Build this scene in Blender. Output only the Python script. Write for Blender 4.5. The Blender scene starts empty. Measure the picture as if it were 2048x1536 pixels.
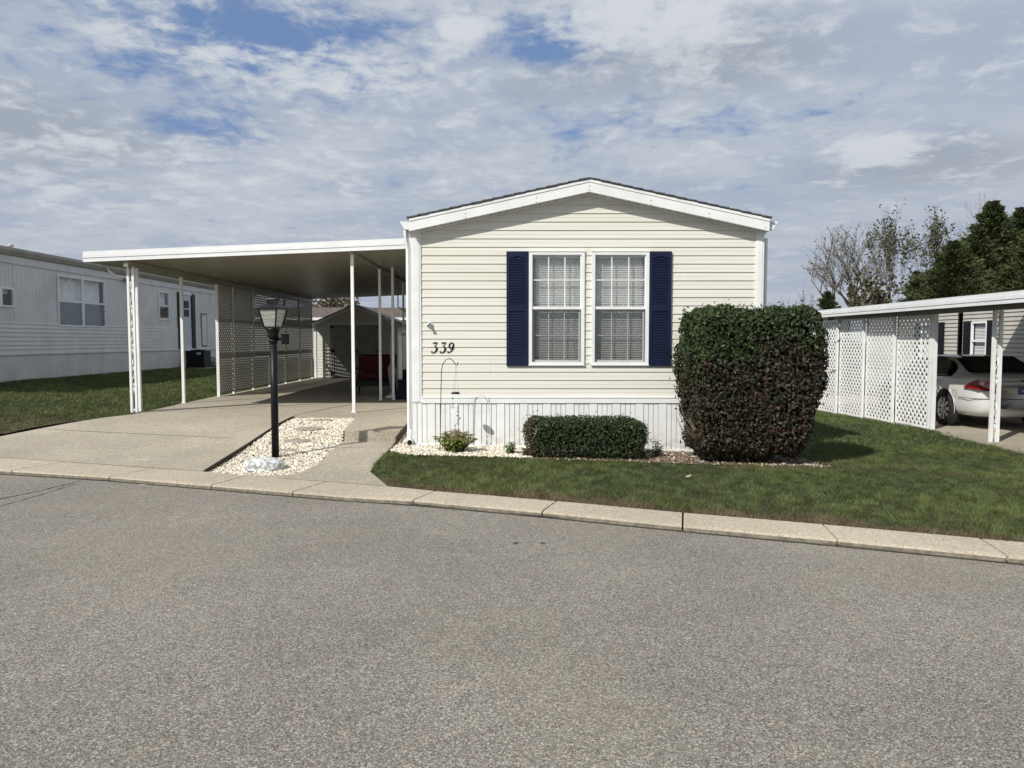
import bpy, math, random
import numpy as np
from mathutils import Vector, Matrix, Euler
random.seed(7); rng = np.random.default_rng(11)
sc = bpy.context.scene
COL = sc.collection
# ---------------------------------------------------------------- camera
FPX, CX, CY, CAMH = 1500.0, 1024.0, 768.0, 1.6
PITCH = math.atan(87/1500)
cd = bpy.data.cameras.new('camera'); cam = bpy.data.objects.new('camera', cd); COL.objects.link(cam)
cd.sensor_width = 36; cd.lens = 36*FPX/2048; cd.clip_end = 2000; cd.clip_start = .05
cam.location = (0, 0, CAMH); cam.rotation_euler = (math.radians(90)-PITCH, 0, 0)
sc.camera = cam
sc.view_settings.view_transform = 'Standard'; sc.view_settings.look = 'None'
sc.view_settings.exposure = 0.0; sc.view_settings.gamma = 1
# ---------------------------------------------------------------- light
SUN_D = Vector((.47, .50, -.60)).normalized()      # travel direction
SUN_EL = math.asin(-SUN_D.z)
sl = bpy.data.lights.new('sun', 'SUN'); sl.energy = 4.7; sl.angle = math.radians(.55); sl.color = (1, .965, .895)
so = bpy.data.objects.new('sun', sl); COL.objects.link(so)
so.rotation_euler = SUN_D.to_track_quat('-Z', 'Y').to_euler(); so.location = (-6, -6, 12)
# ---------------------------------------------------------------- world sky with procedural clouds
w = bpy.data.worlds.new('World'); sc.world = w; w.use_nodes = True
nt = w.node_tree; N = nt.nodes; L = nt.links; N.clear()
def nn(t, **k):
    n = N.new(t)
    for a, b in k.items(): setattr(n, a, b)
    return n
def mth(op, a, b=None, c=None, clamp=False):
    n = N.new('ShaderNodeMath'); n.operation = op; n.use_clamp = clamp
    for i, v in enumerate((a, b, c)):
        if v is None: continue
        if isinstance(v, (int, float)): n.inputs[i].default_value = v
        else: L.new(v, n.inputs[i])
    return n.outputs[0]
def ramp01(v, lo, hi):
    n = N.new('ShaderNodeMapRange'); n.interpolation_type = 'SMOOTHSTEP'; L.new(v, n.inputs['Value'])
    n.inputs['From Min'].default_value = lo; n.inputs['From Max'].default_value = hi
    return n.outputs['Result']
def mixc(f, a, b):
    n = N.new('ShaderNodeMix'); n.data_type = 'RGBA'; n.clamp_factor = True
    if isinstance(f, (int, float)): n.inputs[0].default_value = f
    else: L.new(f, n.inputs[0])
    for i, v in ((6, a), (7, b)):
        if isinstance(v, tuple): n.inputs[i].default_value = v+(1,)
        else: L.new(v, n.inputs[i])
    return n.outputs[2]
sky = nn('ShaderNodeTexSky', sky_type='NISHITA', sun_disc=False)
sky.sun_elevation = SUN_EL
sky.sun_rotation = math.atan2(-SUN_D.x, -SUN_D.y)
sky.air_density = 1.0; sky.dust_density = .6; sky.ozone_density = 1.5
tc = nn('ShaderNodeTexCoord'); sep = nn('ShaderNodeSeparateXYZ'); L.new(tc.outputs['Generated'], sep.inputs[0])
zc = mth('MAXIMUM', sep.outputs[2], 0.0); den = mth('ADD', zc, .13)
cmb = nn('ShaderNodeCombineXYZ'); L.new(mth('DIVIDE', sep.outputs[0], den), cmb.inputs[0]); L.new(mth('DIVIDE', sep.outputs[1], den), cmb.inputs[1])
def noise(scale, detail, rough=.55, off=(0, 0, 0), dist=0.0, sx=1.0):
    m = nn('ShaderNodeMapping'); L.new(cmb.outputs[0], m.inputs[0]); m.inputs['Location'].default_value = off; m.inputs['Scale'].default_value = (sx, 1, 1)
    n = nn('ShaderNodeTexNoise'); L.new(m.outputs[0], n.inputs['Vector']); n.inputs['Scale'].default_value = scale
    n.inputs['Detail'].default_value = detail; n.inputs['Roughness'].default_value = rough; n.inputs['Distortion'].default_value = dist
    return n.outputs['Fac']
def blob(px, py, r):                                 # how near a sky direction is to a given one, 1 at it, 0 beyond r
    a = (px-CX)/FPX; b = -(py-CY)/FPX; c, s = math.cos(PITCH), math.sin(PITCH)
    d = Vector((a, c+b*s, -s+b*c)).normalized()
    v = nn('ShaderNodeVectorMath', operation='SUBTRACT'); L.new(tc.outputs['Generated'], v.inputs[0]); v.inputs[1].default_value = d
    v2 = nn('ShaderNodeVectorMath', operation='MULTIPLY'); L.new(v.outputs[0], v2.inputs[0]); v2.inputs[1].default_value = (1/r[0], 1/r[0], 1/r[1])
    ln = nn('ShaderNodeVectorMath', operation='LENGTH'); L.new(v2.outputs[0], ln.inputs[0])
    return mth('SUBTRACT', 1.0, ln.outputs['Value'], clamp=True)
def addall(l):
    o = l[0]
    for x in l[1:]: o = mth('ADD', o, x)
    return o
n_big = noise(.75, 4, .5, (3.1, 1.7, 0)); n_mid = noise(2.6, 8, .58, (7.3, 2.2, 0), .3); n_fine = noise(6.5, 9, .6, (1.3, 9.2, 0), .4)
n_vf = noise(15, 6, .62, (5.1, 3.3, 0), .5)
n_st = noise(1.5, 7, .6, (4.4, .3, 0), .2, .6)
gap = addall([mth('MULTIPLY', blob(330, 40, (.42, .17)), .125), mth('MULTIPLY', blob(560, 80, (.22, .09)), .12), mth('MULTIPLY', blob(1110, 90, (.09, .045)), .23),
              mth('MULTIPLY', blob(420, 262, (.11, .03)), .15), mth('MULTIPLY', blob(1330, 240, (.3, .05)), .09)])
cov = mth('SUBTRACT', addall([mth('MULTIPLY', n_mid, .42), mth('MULTIPLY', n_fine, .34), mth('MULTIPLY', n_vf, .30), mth('MULTIPLY', n_big, .18)]), gap)
m_cov = ramp01(cov, .38, .57)
blue = mixc(.65, sky.outputs[0], (1.7, 2.75, 5.3))
veil = mixc(ramp01(n_st, .40, .62), (4.0, 4.6, 5.75), (5.2, 5.65, 6.3))
c = mixc(m_cov, blue, veil)
dark = addall([mth('MULTIPLY', blob(60, 265, (.27, .085)), 1.2), mth('MULTIPLY', blob(1420, 105, (.30, .09)), 1.1), mth('MULTIPLY', blob(1850, 330, (.26, .055)), 1.2),
               mth('MULTIPLY', blob(640, 255, (.16, .04)), .5), mth('MULTIPLY', blob(1040, 190, (.18, .05)), .5)])
m_dark = mth('MULTIPLY', ramp01(mth('ADD', dark, mth('MULTIPLY', mth('SUBTRACT', n_mid, .5), .8)), .25, 1.1), .75)
c = mixc(m_dark, c, (3.35, 3.8, 4.35))
pw = addall([mth('MULTIPLY', blob(1340, 40, (.22, .07)), .18), mth('MULTIPLY', blob(920, 60, (.06, .04)), .22), mth('MULTIPLY', blob(1740, 305, (.08, .03)), .25), mth('MULTIPLY', blob(680, 150, (.2, .04)), .12),
             mth('MULTIPLY', blob(300, 320, (.6, .05)), .07), mth('MULTIPLY', blob(260, 425, (.5, .05)), .05)])
puff = mth('ADD', addall([mth('MULTIPLY', n_fine, .50), mth('MULTIPLY', n_mid, .30), mth('MULTIPLY', n_vf, .25)]), pw)
m_puff = mth('MULTIPLY', ramp01(puff, .515, .70), .85)
c = mixc(m_puff, c, (6.7, 7.05, 7.4))
hz = mth('SUBTRACT', 1.0, ramp01(sep.outputs[2], .0, .30))
c = mixc(mth('MULTIPLY', hz, .45), c, (4.2, 4.6, 5.4))
gnd = ramp01(sep.outputs[2], -.02, 0.0)
c = mixc(gnd, (1.6, 1.7, 1.5), c)
bg = nn('ShaderNodeBackground'); bg.inputs['Strength'].default_value = .1; L.new(c, bg.inputs['Color'])
wo = nn('ShaderNodeOutputWorld'); L.new(bg.outputs[0], wo.inputs[0])

# ---------------------------------------------------------------- helpers
def U(px, py, z=0.0):
    a = (px-CX)/FPX; b = -(py-CY)/FPX; c, s = math.cos(PITCH), math.sin(PITCH)
    d = (a, c+b*s, -s+b*c); t = (z-CAMH)/d[2]
    return (d[0]*t, d[1]*t, z)
def D(px, py, Y):
    a = (px-CX)/FPX; b = -(py-CY)/FPX; c, s = math.cos(PITCH), math.sin(PITCH)
    d = (a, c+b*s, -s+b*c); t = Y/d[1]
    return (d[0]*t, Y, CAMH+d[2]*t)
def WX(px, py, X):
    a = (px-CX)/FPX; b = -(py-CY)/FPX; c, s = math.cos(PITCH), math.sin(PITCH)
    d = (a, c+b*s, -s+b*c); t = X/d[0]
    return (X, d[1]*t, CAMH+d[2]*t)
def sst(t): t = min(1, max(0, t)); return t*t*(3-2*t)
def lerp(a, b, t): return a+(b-a)*t

class MB:
    def __init__(s): s.v = []; s.f = []; s.m = []; s.sm = []
    def add(s, vs, fs, mi=0, sm=False):
        o = len(s.v); s.v += [tuple(v) for v in vs]
        for f in fs: s.f.append(tuple(i+o for i in f)); s.m.append(mi); s.sm.append(sm)
        return s
    def box(s, x0, x1, y0, y1, z0, z1, mi=0):
        v = [(x0,y0,z0),(x1,y0,z0),(x1,y1,z0),(x0,y1,z0),(x0,y0,z1),(x1,y0,z1),(x1,y1,z1),(x0,y1,z1)]
        return s.add(v, [(0,3,2,1),(4,5,6,7),(0,1,5,4),(1,2,6,5),(2,3,7,6),(3,0,4,7)], mi)
    def bar(s, p, q, w, h, up=(0,0,1), mi=0):
        p, q = Vector(p), Vector(q); d = (q-p).normalized(); up = Vector(up)
        if abs(d.dot(up)) > .99: up = Vector((0,1,0))
        a = d.cross(up).normalized()*w/2; b = a.cross(d).normalized()*h/2
        v = [p-a-b, p+a-b, p+a+b, p-a+b, q-a-b, q+a-b, q+a+b, q-a+b]
        return s.add(v, [(0,1,2,3),(7,6,5,4),(0,4,5,1),(1,5,6,2),(2,6,7,3),(3,7,4,0)], mi)
    def prism(s, pts, ext, mi=0):
        n = len(pts); e = Vector(ext); P = [Vector(p) for p in pts]
        return s.add(P+[p+e for p in P], [tuple(range(n))[::-1], tuple(range(n, 2*n))]+[(i, (i+1)%n, n+(i+1)%n, n+i) for i in range(n)], mi)
    def tube(s, path, r, n=8, mi=0, cap=True, sm=True, sq=1.0):
        P = [Vector(p) for p in path]; R = r if isinstance(r, (list, tuple)) else [r]*len(P)
        vs = []; ref = None
        for i, p in enumerate(P):
            d = (P[min(i+1, len(P)-1)]-P[max(i-1, 0)])
            if d.length < 1e-9: d = Vector((0,0,1))
            d.normalize()
            if ref is None: ref = Vector((0,0,1)) if abs(d.z) < .9 else Vector((1,0,0))
            a = (ref-d*ref.dot(d))
            if a.length < 1e-6: a = Vector((0,1,0)).cross(d)
            a.normalize(); b = d.cross(a); ref = a
            for k in range(n):
                t = 2*math.pi*k/n; vs.append(p+a*math.cos(t)*R[i]+b*math.sin(t)*R[i]*sq)
        fs = [(i*n+k, i*n+(k+1)%n, (i+1)*n+(k+1)%n, (i+1)*n+k) for i in range(len(P)-1) for k in range(n)]
        s.add(vs, fs, mi, sm)
        if cap:
            s.add([], [], mi); o = len(s.v)-len(vs)
            for f in (tuple(o+k for k in range(n))[::-1], tuple(o+(len(P)-1)*n+k for k in range(n))):
                s.f.append(f); s.m.append(mi); s.sm.append(False)
        return s
    def lathe(s, prof, c, n=16, mi=0, sx=1, sy=1, rot=0, sm=True):
        vs = []
        for r, z in prof:
            for k in range(n):
                t = 2*math.pi*k/n+rot; vs.append((c[0]+r*math.cos(t)*sx, c[1]+r*math.sin(t)*sy, c[2]+z))
        m = len(prof)
        fs = [(i*n+k, i*n+(k+1)%n, (i+1)*n+(k+1)%n, (i+1)*n+k) for i in range(m-1) for k in range(n)]
        fs += [tuple(range(n))[::-1], tuple((m-1)*n+k for k in range(n))]
        return s.add(vs, fs, mi, sm)
    def build(s, name, mats, parent=None, origin=None):
        me = bpy.data.meshes.new(name)
        vs = s.v
        if origin is not None and parent is None:
            vs = [(v[0]-origin[0], v[1]-origin[1], v[2]-origin[2]) for v in vs]
        me.from_pydata(vs, [], s.f)
        if not isinstance(mats, (list, tuple)): mats = [mats]
        for m in mats: me.materials.append(m)
        me.polygons.foreach_set('material_index', s.m); me.polygons.foreach_set('use_smooth', s.sm); me.update()
        return link(name, me, parent, origin)
def link(name, me, parent=None, origin=None):
    o = bpy.data.objects.new(name, me); COL.objects.link(o)
    if parent is not None:
        o.parent = parent; b = parent.get('_base')
        o.matrix_parent_inverse = Matrix.Translation((-b[0], -b[1], -b[2])) if b is not None else Matrix.Identity(4)
    elif origin is not None: o.location = origin
    return o
def tag(o, label=None, cat=None, group=None, kind=None):
    if label: o['label'] = label
    if cat: o['category'] = cat
    if group: o['group'] = group
    if kind: o['kind'] = kind
    return o
def thing(name, label, cat, loc, group=None):
    o = bpy.data.objects.new(name, None); COL.objects.link(o); o.location = loc; o.empty_display_size = .2
    o['_base'] = loc
    return tag(o, label, cat, group)
def copy_tree(o, loc, label=None, parent=None):
    c = o.copy(); COL.objects.link(c)
    if parent is None: c.location = loc
    else: c.parent = parent
    if label: c['label'] = label
    for ch in o.children: copy_tree(ch, None, None, c)
    return c
# materials
MAT = {}
def mat(name, col, rough=.6, col2=None, scale=20, bump=0, bscale=None, metal=0, spec=.4, detail=4, lo=.4, hi=.6, stretch=(1,1,1), big=None, coat=0, splash=None):
    m = bpy.data.materials.new(name); m.use_nodes = True; t = m.node_tree; b = t.nodes['Principled BSDF']
    b.inputs['Roughness'].default_value = rough; b.inputs['Metallic'].default_value = metal; b.inputs['Specular IOR Level'].default_value = spec
    b.inputs['Coat Weight'].default_value = coat
    b.inputs['Base Color'].default_value = tuple(col)+(1,)
    geo = t.nodes.new('ShaderNodeNewGeometry'); mp = t.nodes.new('ShaderNodeMapping'); mp.inputs['Scale'].default_value = stretch
    t.links.new(geo.outputs['Position'], mp.inputs[0])
    def nz(sc_, d, r=.55):
        n = t.nodes.new('ShaderNodeTexNoise'); n.inputs['Scale'].default_value = sc_; n.inputs['Detail'].default_value = d; n.inputs['Roughness'].default_value = r
        t.links.new(mp.outputs[0], n.inputs['Vector']); return n.outputs['Fac']
    def mr(v, a, bb):
        n = t.nodes.new('ShaderNodeMapRange'); n.inputs['From Min'].default_value = a; n.inputs['From Max'].default_value = bb; t.links.new(v, n.inputs['Value']); return n.outputs['Result']
    def mx(f, a, bb):
        n = t.nodes.new('ShaderNodeMix'); n.data_type = 'RGBA'; t.links.new(f, n.inputs[0])
        for i, v in ((6, a), (7, bb)):
            if isinstance(v, tuple): n.inputs[i].default_value = v+(1,)
            else: t.links.new(v, n.inputs[i])
        return n.outputs[2]
    c = None
    if col2 is not None: c = mx(mr(nz(scale, detail), lo, hi), tuple(col), tuple(col2))
    if big is not None:                       # (colour, scale, lo, hi, amount)
        f = t.nodes.new('ShaderNodeMath'); f.operation = 'MULTIPLY'; t.links.new(mr(nz(big[1], 5, .6), big[2], big[3]), f.inputs[0]); f.inputs[1].default_value = big[4]
        c = mx(f.outputs[0], c if c is not None else tuple(col), tuple(big[0]))
    if splash is not None:                    # soil splashed up from the ground: (colour, z of ground, reach, amount)
        sz_ = t.nodes.new('ShaderNodeSeparateXYZ'); t.links.new(geo.outputs['Position'], sz_.inputs[0])
        f1 = mr(sz_.outputs[2], splash[1]+splash[2], splash[1]); f2 = mr(nz(14, 6, .7), .38, .62)
        f = t.nodes.new('ShaderNodeMath'); f.operation = 'MULTIPLY'; t.links.new(f1, f.inputs[0]); t.links.new(f2, f.inputs[1])
        f3 = t.nodes.new('ShaderNodeMath'); f3.operation = 'MULTIPLY'; t.links.new(f.outputs[0], f3.inputs[0]); f3.inputs[1].default_value = splash[3]; f3.use_clamp = True
        c = mx(f3.outputs[0], c if c is not None else tuple(col), tuple(splash[0]))
    if c is not None: t.links.new(c, b.inputs['Base Color'])
    if bump:
        bn = t.nodes.new('ShaderNodeBump'); bn.inputs['Strength'].default_value = 1; bn.inputs['Distance'].default_value = bump
        t.links.new(nz(bscale or scale, 5, .6), bn.inputs['Height']); t.links.new(bn.outputs[0], b.inputs['Normal'])
    MAT[name] = m; return m
def leaf_mat(name, rough=.55, trans=.25, spec=.3):
    m = bpy.data.materials.new(name); m.use_nodes = True; t = m.node_tree; b = t.nodes['Principled BSDF']; o = t.nodes['Material Output']
    a = t.nodes.new('ShaderNodeAttribute'); a.attribute_name = 'tint'; t.links.new(a.outputs['Color'], b.inputs['Base Color'])
    b.inputs['Roughness'].default_value = rough; b.inputs['Specular IOR Level'].default_value = spec
    tr = t.nodes.new('ShaderNodeBsdfTranslucent'); t.links.new(a.outputs['Color'], tr.inputs['Color'])
    mi = t.nodes.new('ShaderNodeMixShader'); mi.inputs[0].default_value = trans
    t.links.new(b.outputs[0], mi.inputs[1]); t.links.new(tr.outputs[0], mi.inputs[2]); t.links.new(mi.outputs[0], o.inputs[0])
    return m
def cells_mat(name, base, cols, scale, rough=.85, bump=.002, big=None, bias=.0, stain=None):
    """aggregate: each small voronoi cell has its own tone"""
    m = bpy.data.materials.new(name); m.use_nodes = True; t = m.node_tree; b = t.nodes['Principled BSDF']
    b.inputs['Roughness'].default_value = rough; b.inputs['Specular IOR Level'].default_value = .25
    geo = t.nodes.new('ShaderNodeNewGeometry')
    v = t.nodes.new('ShaderNodeTexVoronoi'); v.inputs['Scale'].default_value = scale; t.links.new(geo.outputs['Position'], v.inputs['Vector'])
    sp = t.nodes.new('ShaderNodeSeparateColor'); t.links.new(v.outputs['Color'], sp.inputs[0])
    r = t.nodes.new('ShaderNodeValToRGB'); r.color_ramp.interpolation = 'LINEAR'
    els = r.color_ramp.elements
    while len(els) < len(cols): els.new(.5)
    for e, (p, c) in zip(els, cols): e.position = p; e.color = tuple(c)+(1,)
    t.links.new(sp.outputs[0], r.inputs[0])
    def nz(s_, d, rr=.6):
        n = t.nodes.new('ShaderNodeTexNoise'); n.inputs['Scale'].default_value = s_; n.inputs['Detail'].default_value = d; n.inputs['Roughness'].default_value = rr
        t.links.new(geo.outputs['Position'], n.inputs['Vector']); return n.outputs['Fac']
    def mul(col, fac, lo, hi, a, bb):
        mr = t.nodes.new('ShaderNodeMapRange'); mr.inputs['From Min'].default_value = lo; mr.inputs['From Max'].default_value = hi; mr.inputs['To Min'].default_value = a; mr.inputs['To Max'].default_value = bb
        t.links.new(fac, mr.inputs['Value'])
        s = t.nodes.new('ShaderNodeVectorMath'); s.operation = 'SCALE'; t.links.new(col, s.inputs[0]); t.links.new(mr.outputs[0], s.inputs['Scale']); return s.outputs[0]
    hs = t.nodes.new('ShaderNodeMix'); hs.data_type = 'RGBA'; hs.blend_type = 'MULTIPLY'; hs.inputs[0].default_value = 1
    tr_ = t.nodes.new('ShaderNodeValToRGB'); tr_.color_ramp.elements[0].color = (1.10,.98,.92,1); tr_.color_ramp.elements[1].color = (.93,1.01,1.02,1); t.links.new(sp.outputs[1], tr_.inputs[0])
    t.links.new(r.outputs[0], hs.inputs[6]); t.links.new(tr_.outputs[0], hs.inputs[7])
    c = mul(hs.outputs[2], nz(scale*1.6, 3), .3, .7, .62, 1.38)
    c = mul(c, nz(.55, 5), .35, .68, .86, 1.10)
    c = mul(c, nz(9, 4), .35, .65, .95, 1.05)
    if stain:
        mx = t.nodes.new('ShaderNodeMix'); mx.data_type = 'RGBA'; mr = t.nodes.new('ShaderNodeMapRange')
        mr.inputs['From Min'].default_value = stain[2]; mr.inputs['From Max'].default_value = stain[3]; mr.inputs['To Max'].default_value = stain[4]
        t.links.new(nz(stain[1], 6), mr.inputs['Value']); t.links.new(mr.outputs[0], mx.inputs[0]); t.links.new(c, mx.inputs[6]); mx.inputs[7].default_value = tuple(stain[0])+(1,); c = mx.outputs[2]
    t.links.new(c, b.inputs['Base Color'])
    bn = t.nodes.new('ShaderNodeBump'); bn.inputs['Distance'].default_value = bump; bn.inputs['Strength'].default_value = .8
    t.links.new(nz(scale*1.3, 4, .65), bn.inputs['Height']); t.links.new(bn.outputs[0], b.inputs['Normal'])
    return m
def glass_mat(name, tint=(.96,.975,.975), refl=.03):
    m = bpy.data.materials.new(name); m.use_nodes = True; t = m.node_tree; o = t.nodes['Material Output']; t.nodes.remove(t.nodes['Principled BSDF'])
    g = t.nodes.new('ShaderNodeBsdfGlossy'); g.inputs['Roughness'].default_value = .02; g.inputs['Color'].default_value = (.9,.95,1,1)
    tr = t.nodes.new('ShaderNodeBsdfTransparent'); tr.inputs[0].default_value = tint+(1,)
    lw = t.nodes.new('ShaderNodeLayerWeight'); lw.inputs['Blend'].default_value = .5
    fr = t.nodes.new('ShaderNodeMath'); fr.operation = 'POWER'; fr.inputs[1].default_value = 5; t.links.new(lw.outputs['Facing'], fr.inputs[0])
    ad = t.nodes.new('ShaderNodeMath'); ad.operation = 'ADD'; ad.inputs[1].default_value = refl+.04; ad.use_clamp = True; t.links.new(fr.outputs[0], ad.inputs[0])
    mi = t.nodes.new('ShaderNodeMixShader'); t.links.new(ad.outputs[0], mi.inputs[0]); t.links.new(tr.outputs[0], mi.inputs[1]); t.links.new(g.outputs[0], mi.inputs[2]); t.links.new(mi.outputs[0], o.inputs[0])
    return m
def fast_mesh(name, co, faces_n, idx, colr, m, parent=None, origin=None):
    """co (V,3), idx flat loop vertex indices, faces_n corners per face, colr (V,3)"""
    me = bpy.data.meshes.new(name); V = len(co); F = len(idx)//faces_n
    if origin is not None and parent is None: co = co-np.array(origin)
    me.vertices.add(V); me.vertices.foreach_set('co', np.ascontiguousarray(co, dtype=np.float32).ravel())
    me.loops.add(F*faces_n); me.loops.foreach_set('vertex_index', np.ascontiguousarray(idx, dtype=np.int32).ravel())
    me.polygons.add(F); me.polygons.foreach_set('loop_start', np.arange(F, dtype=np.int32)*faces_n)
    me.update(calc_edges=True)
    if colr is not None:
        a = me.attributes.new('tint', 'FLOAT_COLOR', 'POINT'); c4 = np.ones((V, 4), dtype=np.float32); c4[:, :3] = colr; a.data.foreach_set('color', c4.ravel())
    me.materials.append(m); me.validate()
    return link(name, me, parent, origin)
def rand_unit(n):
    v = rng.normal(size=(n, 3)); return v/np.linalg.norm(v, axis=1)[:, None]
def leaves(pos, nrm, size, colr, ratio=.55, droop=0.0, jit=.7):
    """rhombic leaf per point: (co, idx, col)"""
    n = len(pos); nr = nrm+rand_unit(n)*jit; nr /= np.linalg.norm(nr, axis=1)[:, None]
    a = np.cross(nr, rand_unit(n)); a /= np.linalg.norm(a, axis=1)[:, None]; b = np.cross(nr, a)
    s = np.asarray(size)[:, None] if np.ndim(size) else np.full((n, 1), size)
    co = np.empty((n, 4, 3)); co[:, 0] = pos-a*s; co[:, 1] = pos+b*s*ratio+nr*s*.15; co[:, 2] = pos+a*s; co[:, 3] = pos-b*s*ratio+nr*s*.15
    if droop: co[:, 2, 2] -= s[:, 0]*droop
    return co.reshape(-1, 3), np.arange(4*n), np.repeat(colr, 4, axis=0)
# ---------------------------------------------------------------- shared materials
M = {}
M['asphalt'] = cells_mat('asphalt', None, [(0, (.080,.075,.066)), (.3, (.168,.156,.137)), (.75, (.243,.226,.197)), (1, (.44,.412,.36))], 150, bump=.002, stain=((.25,.215,.155), .45, .50, .72, .35))
M['concrete'] = cells_mat('concrete', None, [(0, (.27,.24,.19)), (.4, (.355,.322,.262)), (.8, (.40,.365,.298)), (1, (.52,.475,.395))], 75, bump=.0012, stain=((.30,.27,.21), 1.3, .45, .75, .6))
M['kerb'] = cells_mat('kerb_concrete', None, [(0, (.30,.265,.205)), (.4, (.40,.358,.28)), (.8, (.44,.395,.31)), (1, (.54,.49,.40))], 100, bump=.0009, stain=((.33,.295,.235), 2.2, .48, .78, .5))
M['joint'] = mat('joint', (.05,.045,.038), .95)
M['tar'] = mat('tar', (.06,.056,.05), .9)
M['soil'] = mat('soil', (.055,.05,.028), .95, (.075,.085,.035), 6, .02, 30)
M['mulch'] = mat('mulch', (.11,.075,.05), .95, (.22,.17,.12), 40, .02, 60)
M['skirt'] = mat('white_skirting', (.80,.81,.80), .38, (.74,.75,.74), 3, big=((.62,.60,.54), 2.2, .52, .75, .35), splash=((.36,.30,.21), .10, .34, .55))
M['white'] = mat('white_paint', (.80,.81,.80), .38, (.74,.75,.74), 3, big=((.62,.60,.54), 2.2, .52, .75, .35))
M['white2'] = mat('white_aluminium', (.78,.79,.79), .33, (.72,.73,.735), 2)
M['cream'] = mat('cream_vinyl', (.715,.705,.64), .45, (.66,.64,.565), 1.4, .0006, 9, detail=8, lo=.3, hi=.7, stretch=(.35,1,6), big=((.52,.50,.42), 1.1, .5, .8, .35))
M['navy'] = mat('navy_vinyl', (.0075,.0115,.038), .45, (.010,.015,.046), 5, spec=.25)
M['shingle'] = mat('shingle', (.055,.055,.06), .9, (.11,.108,.11), 25, .004, 60)
M['black'] = mat('black_paint', (.005,.006,.008), .42, (.009,.010,.013), 10, spec=.22)
M['dark'] = mat('dark_void', (.012,.012,.013), .8)
M['grey'] = mat('grey_metal', (.20,.21,.22), .45)
M['rust'] = mat('rust_edging', (.060,.036,.024), .9, (.040,.026,.018), 25, .003, 40)
M['glass'] = glass_mat('window_glass'); M['screen'] = glass_mat('insect_screen', (.70,.70,.70), -.03)
M['blind'] = mat('blind_slats', (.80,.80,.78), .5)
M['curtain'] = mat('curtain_cloth', (.80,.80,.78), .9, (.70,.70,.68), 6)
M['leaf'] = leaf_mat('leaf'); M['needle'] = leaf_mat('needle', .7, .12, .15); M['blade'] = leaf_mat('blade', .6, .35, .2)
M['twig'] = mat('twig_bark', (.10,.075,.055), .9, (.16,.13,.10), 20)
M['bark'] = mat('bark', (.13,.11,.09), .95, (.20,.175,.15), 8)

# ---------------------------------------------------------------- kerb line, terrain
KF = [U(0,948), U(219,962), U(420,979), U(700,1003), U(826,1010), U(1084,1034), U(1365,1063), U(1675,1092), U(2048,1129)]
KB = [U(0,914,.07), U(316,935,.07), U(500,951,.08), U(640,961,.08), U(770,971,.08), U(871,981,.08), U(1117,1001,.08), U(1366,1024,.08), U(1644,1047,.08), U(2048,1083,.08)]
def ext(P, n0=26, n1=18):
    a, b = Vector(P[0]), Vector(P[1]); d0 = (a-b).normalized()*n0
    c_, e = Vector(P[-1]), Vector(P[-2]); d1 = (c_-e).normalized()*n1
    return [tuple(a+d0)]+list(P)+[tuple(c_+d1)]
KF = ext(KF); KB = ext(KB)
_kx = np.array([p[0] for p in KB]); _ky = np.array([p[1] for p in KB]); _kfx = np.array([p[0] for p in KF]); _kfy = np.array([p[1] for p in KF])
def kb(x): return np.interp(x, _kx, _ky)
def kf(x): return np.interp(x, _kfx, _kfy)
def smt(t): t = np.clip(t, 0, 1); return t*t*(3-2*t)
def drive_z(y, x=-3.7): k = kb(x); return .078+.222*smt((np.asarray(y)-k)/(13-k))
def ground_z(x, y):
    x = np.asarray(x, float); y = np.asarray(y, float)
    H = np.where(x > -1.4, .14-.0245*(x+1.4), np.where(x > -6.9, .14+(-1.4-x)*.024, .28+np.minimum((-6.9-x)*.05, .29)))
    H = np.clip(H, -.12, .6); k = kb(x)
    span = np.where(x < -6.9, 12.5, 10.2)-k
    t = smt((y-k)/np.maximum(span, .5))
    return .075+(H-.075)*t
GRASS_BASE = mat('grass_ground', (.040,.043,.018), .95, (.070,.062,.030), 3, .01, 40, big=((.085,.070,.035), .8, .55, .75, .5)); M['turf'] = GRASS_BASE
def sheet(mb, A, B, n, m, zf, dz=0.0, mi=0):
    def rs(P, n):
        P = np.array([(p[0], p[1]) for p in P]); s = np.r_[0, np.cumsum(np.hypot(*np.diff(P, axis=0).T))]; t = np.linspace(0, s[-1], n)
        return np.c_[np.interp(t, s, P[:,0]), np.interp(t, s, P[:,1])]
    a, b = rs(A, n), rs(B, n); vs = []
    for j in range(m):
        q = a+(b-a)*j/(m-1); z = zf(q[:,0], q[:,1])+dz
        vs += [(x, y, zz) for (x, y), zz in zip(q, np.broadcast_to(z, len(q)))]
    mb.add(vs, [(j*n+i, j*n+i+1, (j+1)*n+i+1, (j+1)*n+i) for j in range(m-1) for i in range(n-1)], mi)
# one wide ground sheet reaching the horizon
gx = sorted(set([-900,-500,-250,-120,-60,-40,-30,-24]+list(np.arange(-20,20.1,.5))+[-9.6,-1.36,3.45,24,30,45,60,120,250,500,900]))
gy = sorted(set([-600,-300,-100,-40,-20,-10]+list(np.arange(-6,34,.5))+[40,60,100,160,300,600,1200]))
vs = []; 
for y in gy:
    for x in gx:
        z = float(ground_z(x, y))
        if y < kb(x)+.8: z = -.12
        elif -9.6 <= x <= -1.0 and y < 34: z = -.02
        elif x > 7.3 and y < 24: z -= .15
        else: z -= .02
        if abs(x) > 60 or y > 60: z = 0
        vs.append((x, y, z))
nx = len(gx); mb = MB(); mb.add(vs, [(j*nx+i, j*nx+i+1, (j+1)*nx+i+1, (j+1)*nx+i) for j in range(len(gy)-1) for i in range(nx-1)], 0, True)
tag(mb.build('ground', M['turf']), kind='structure')
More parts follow.
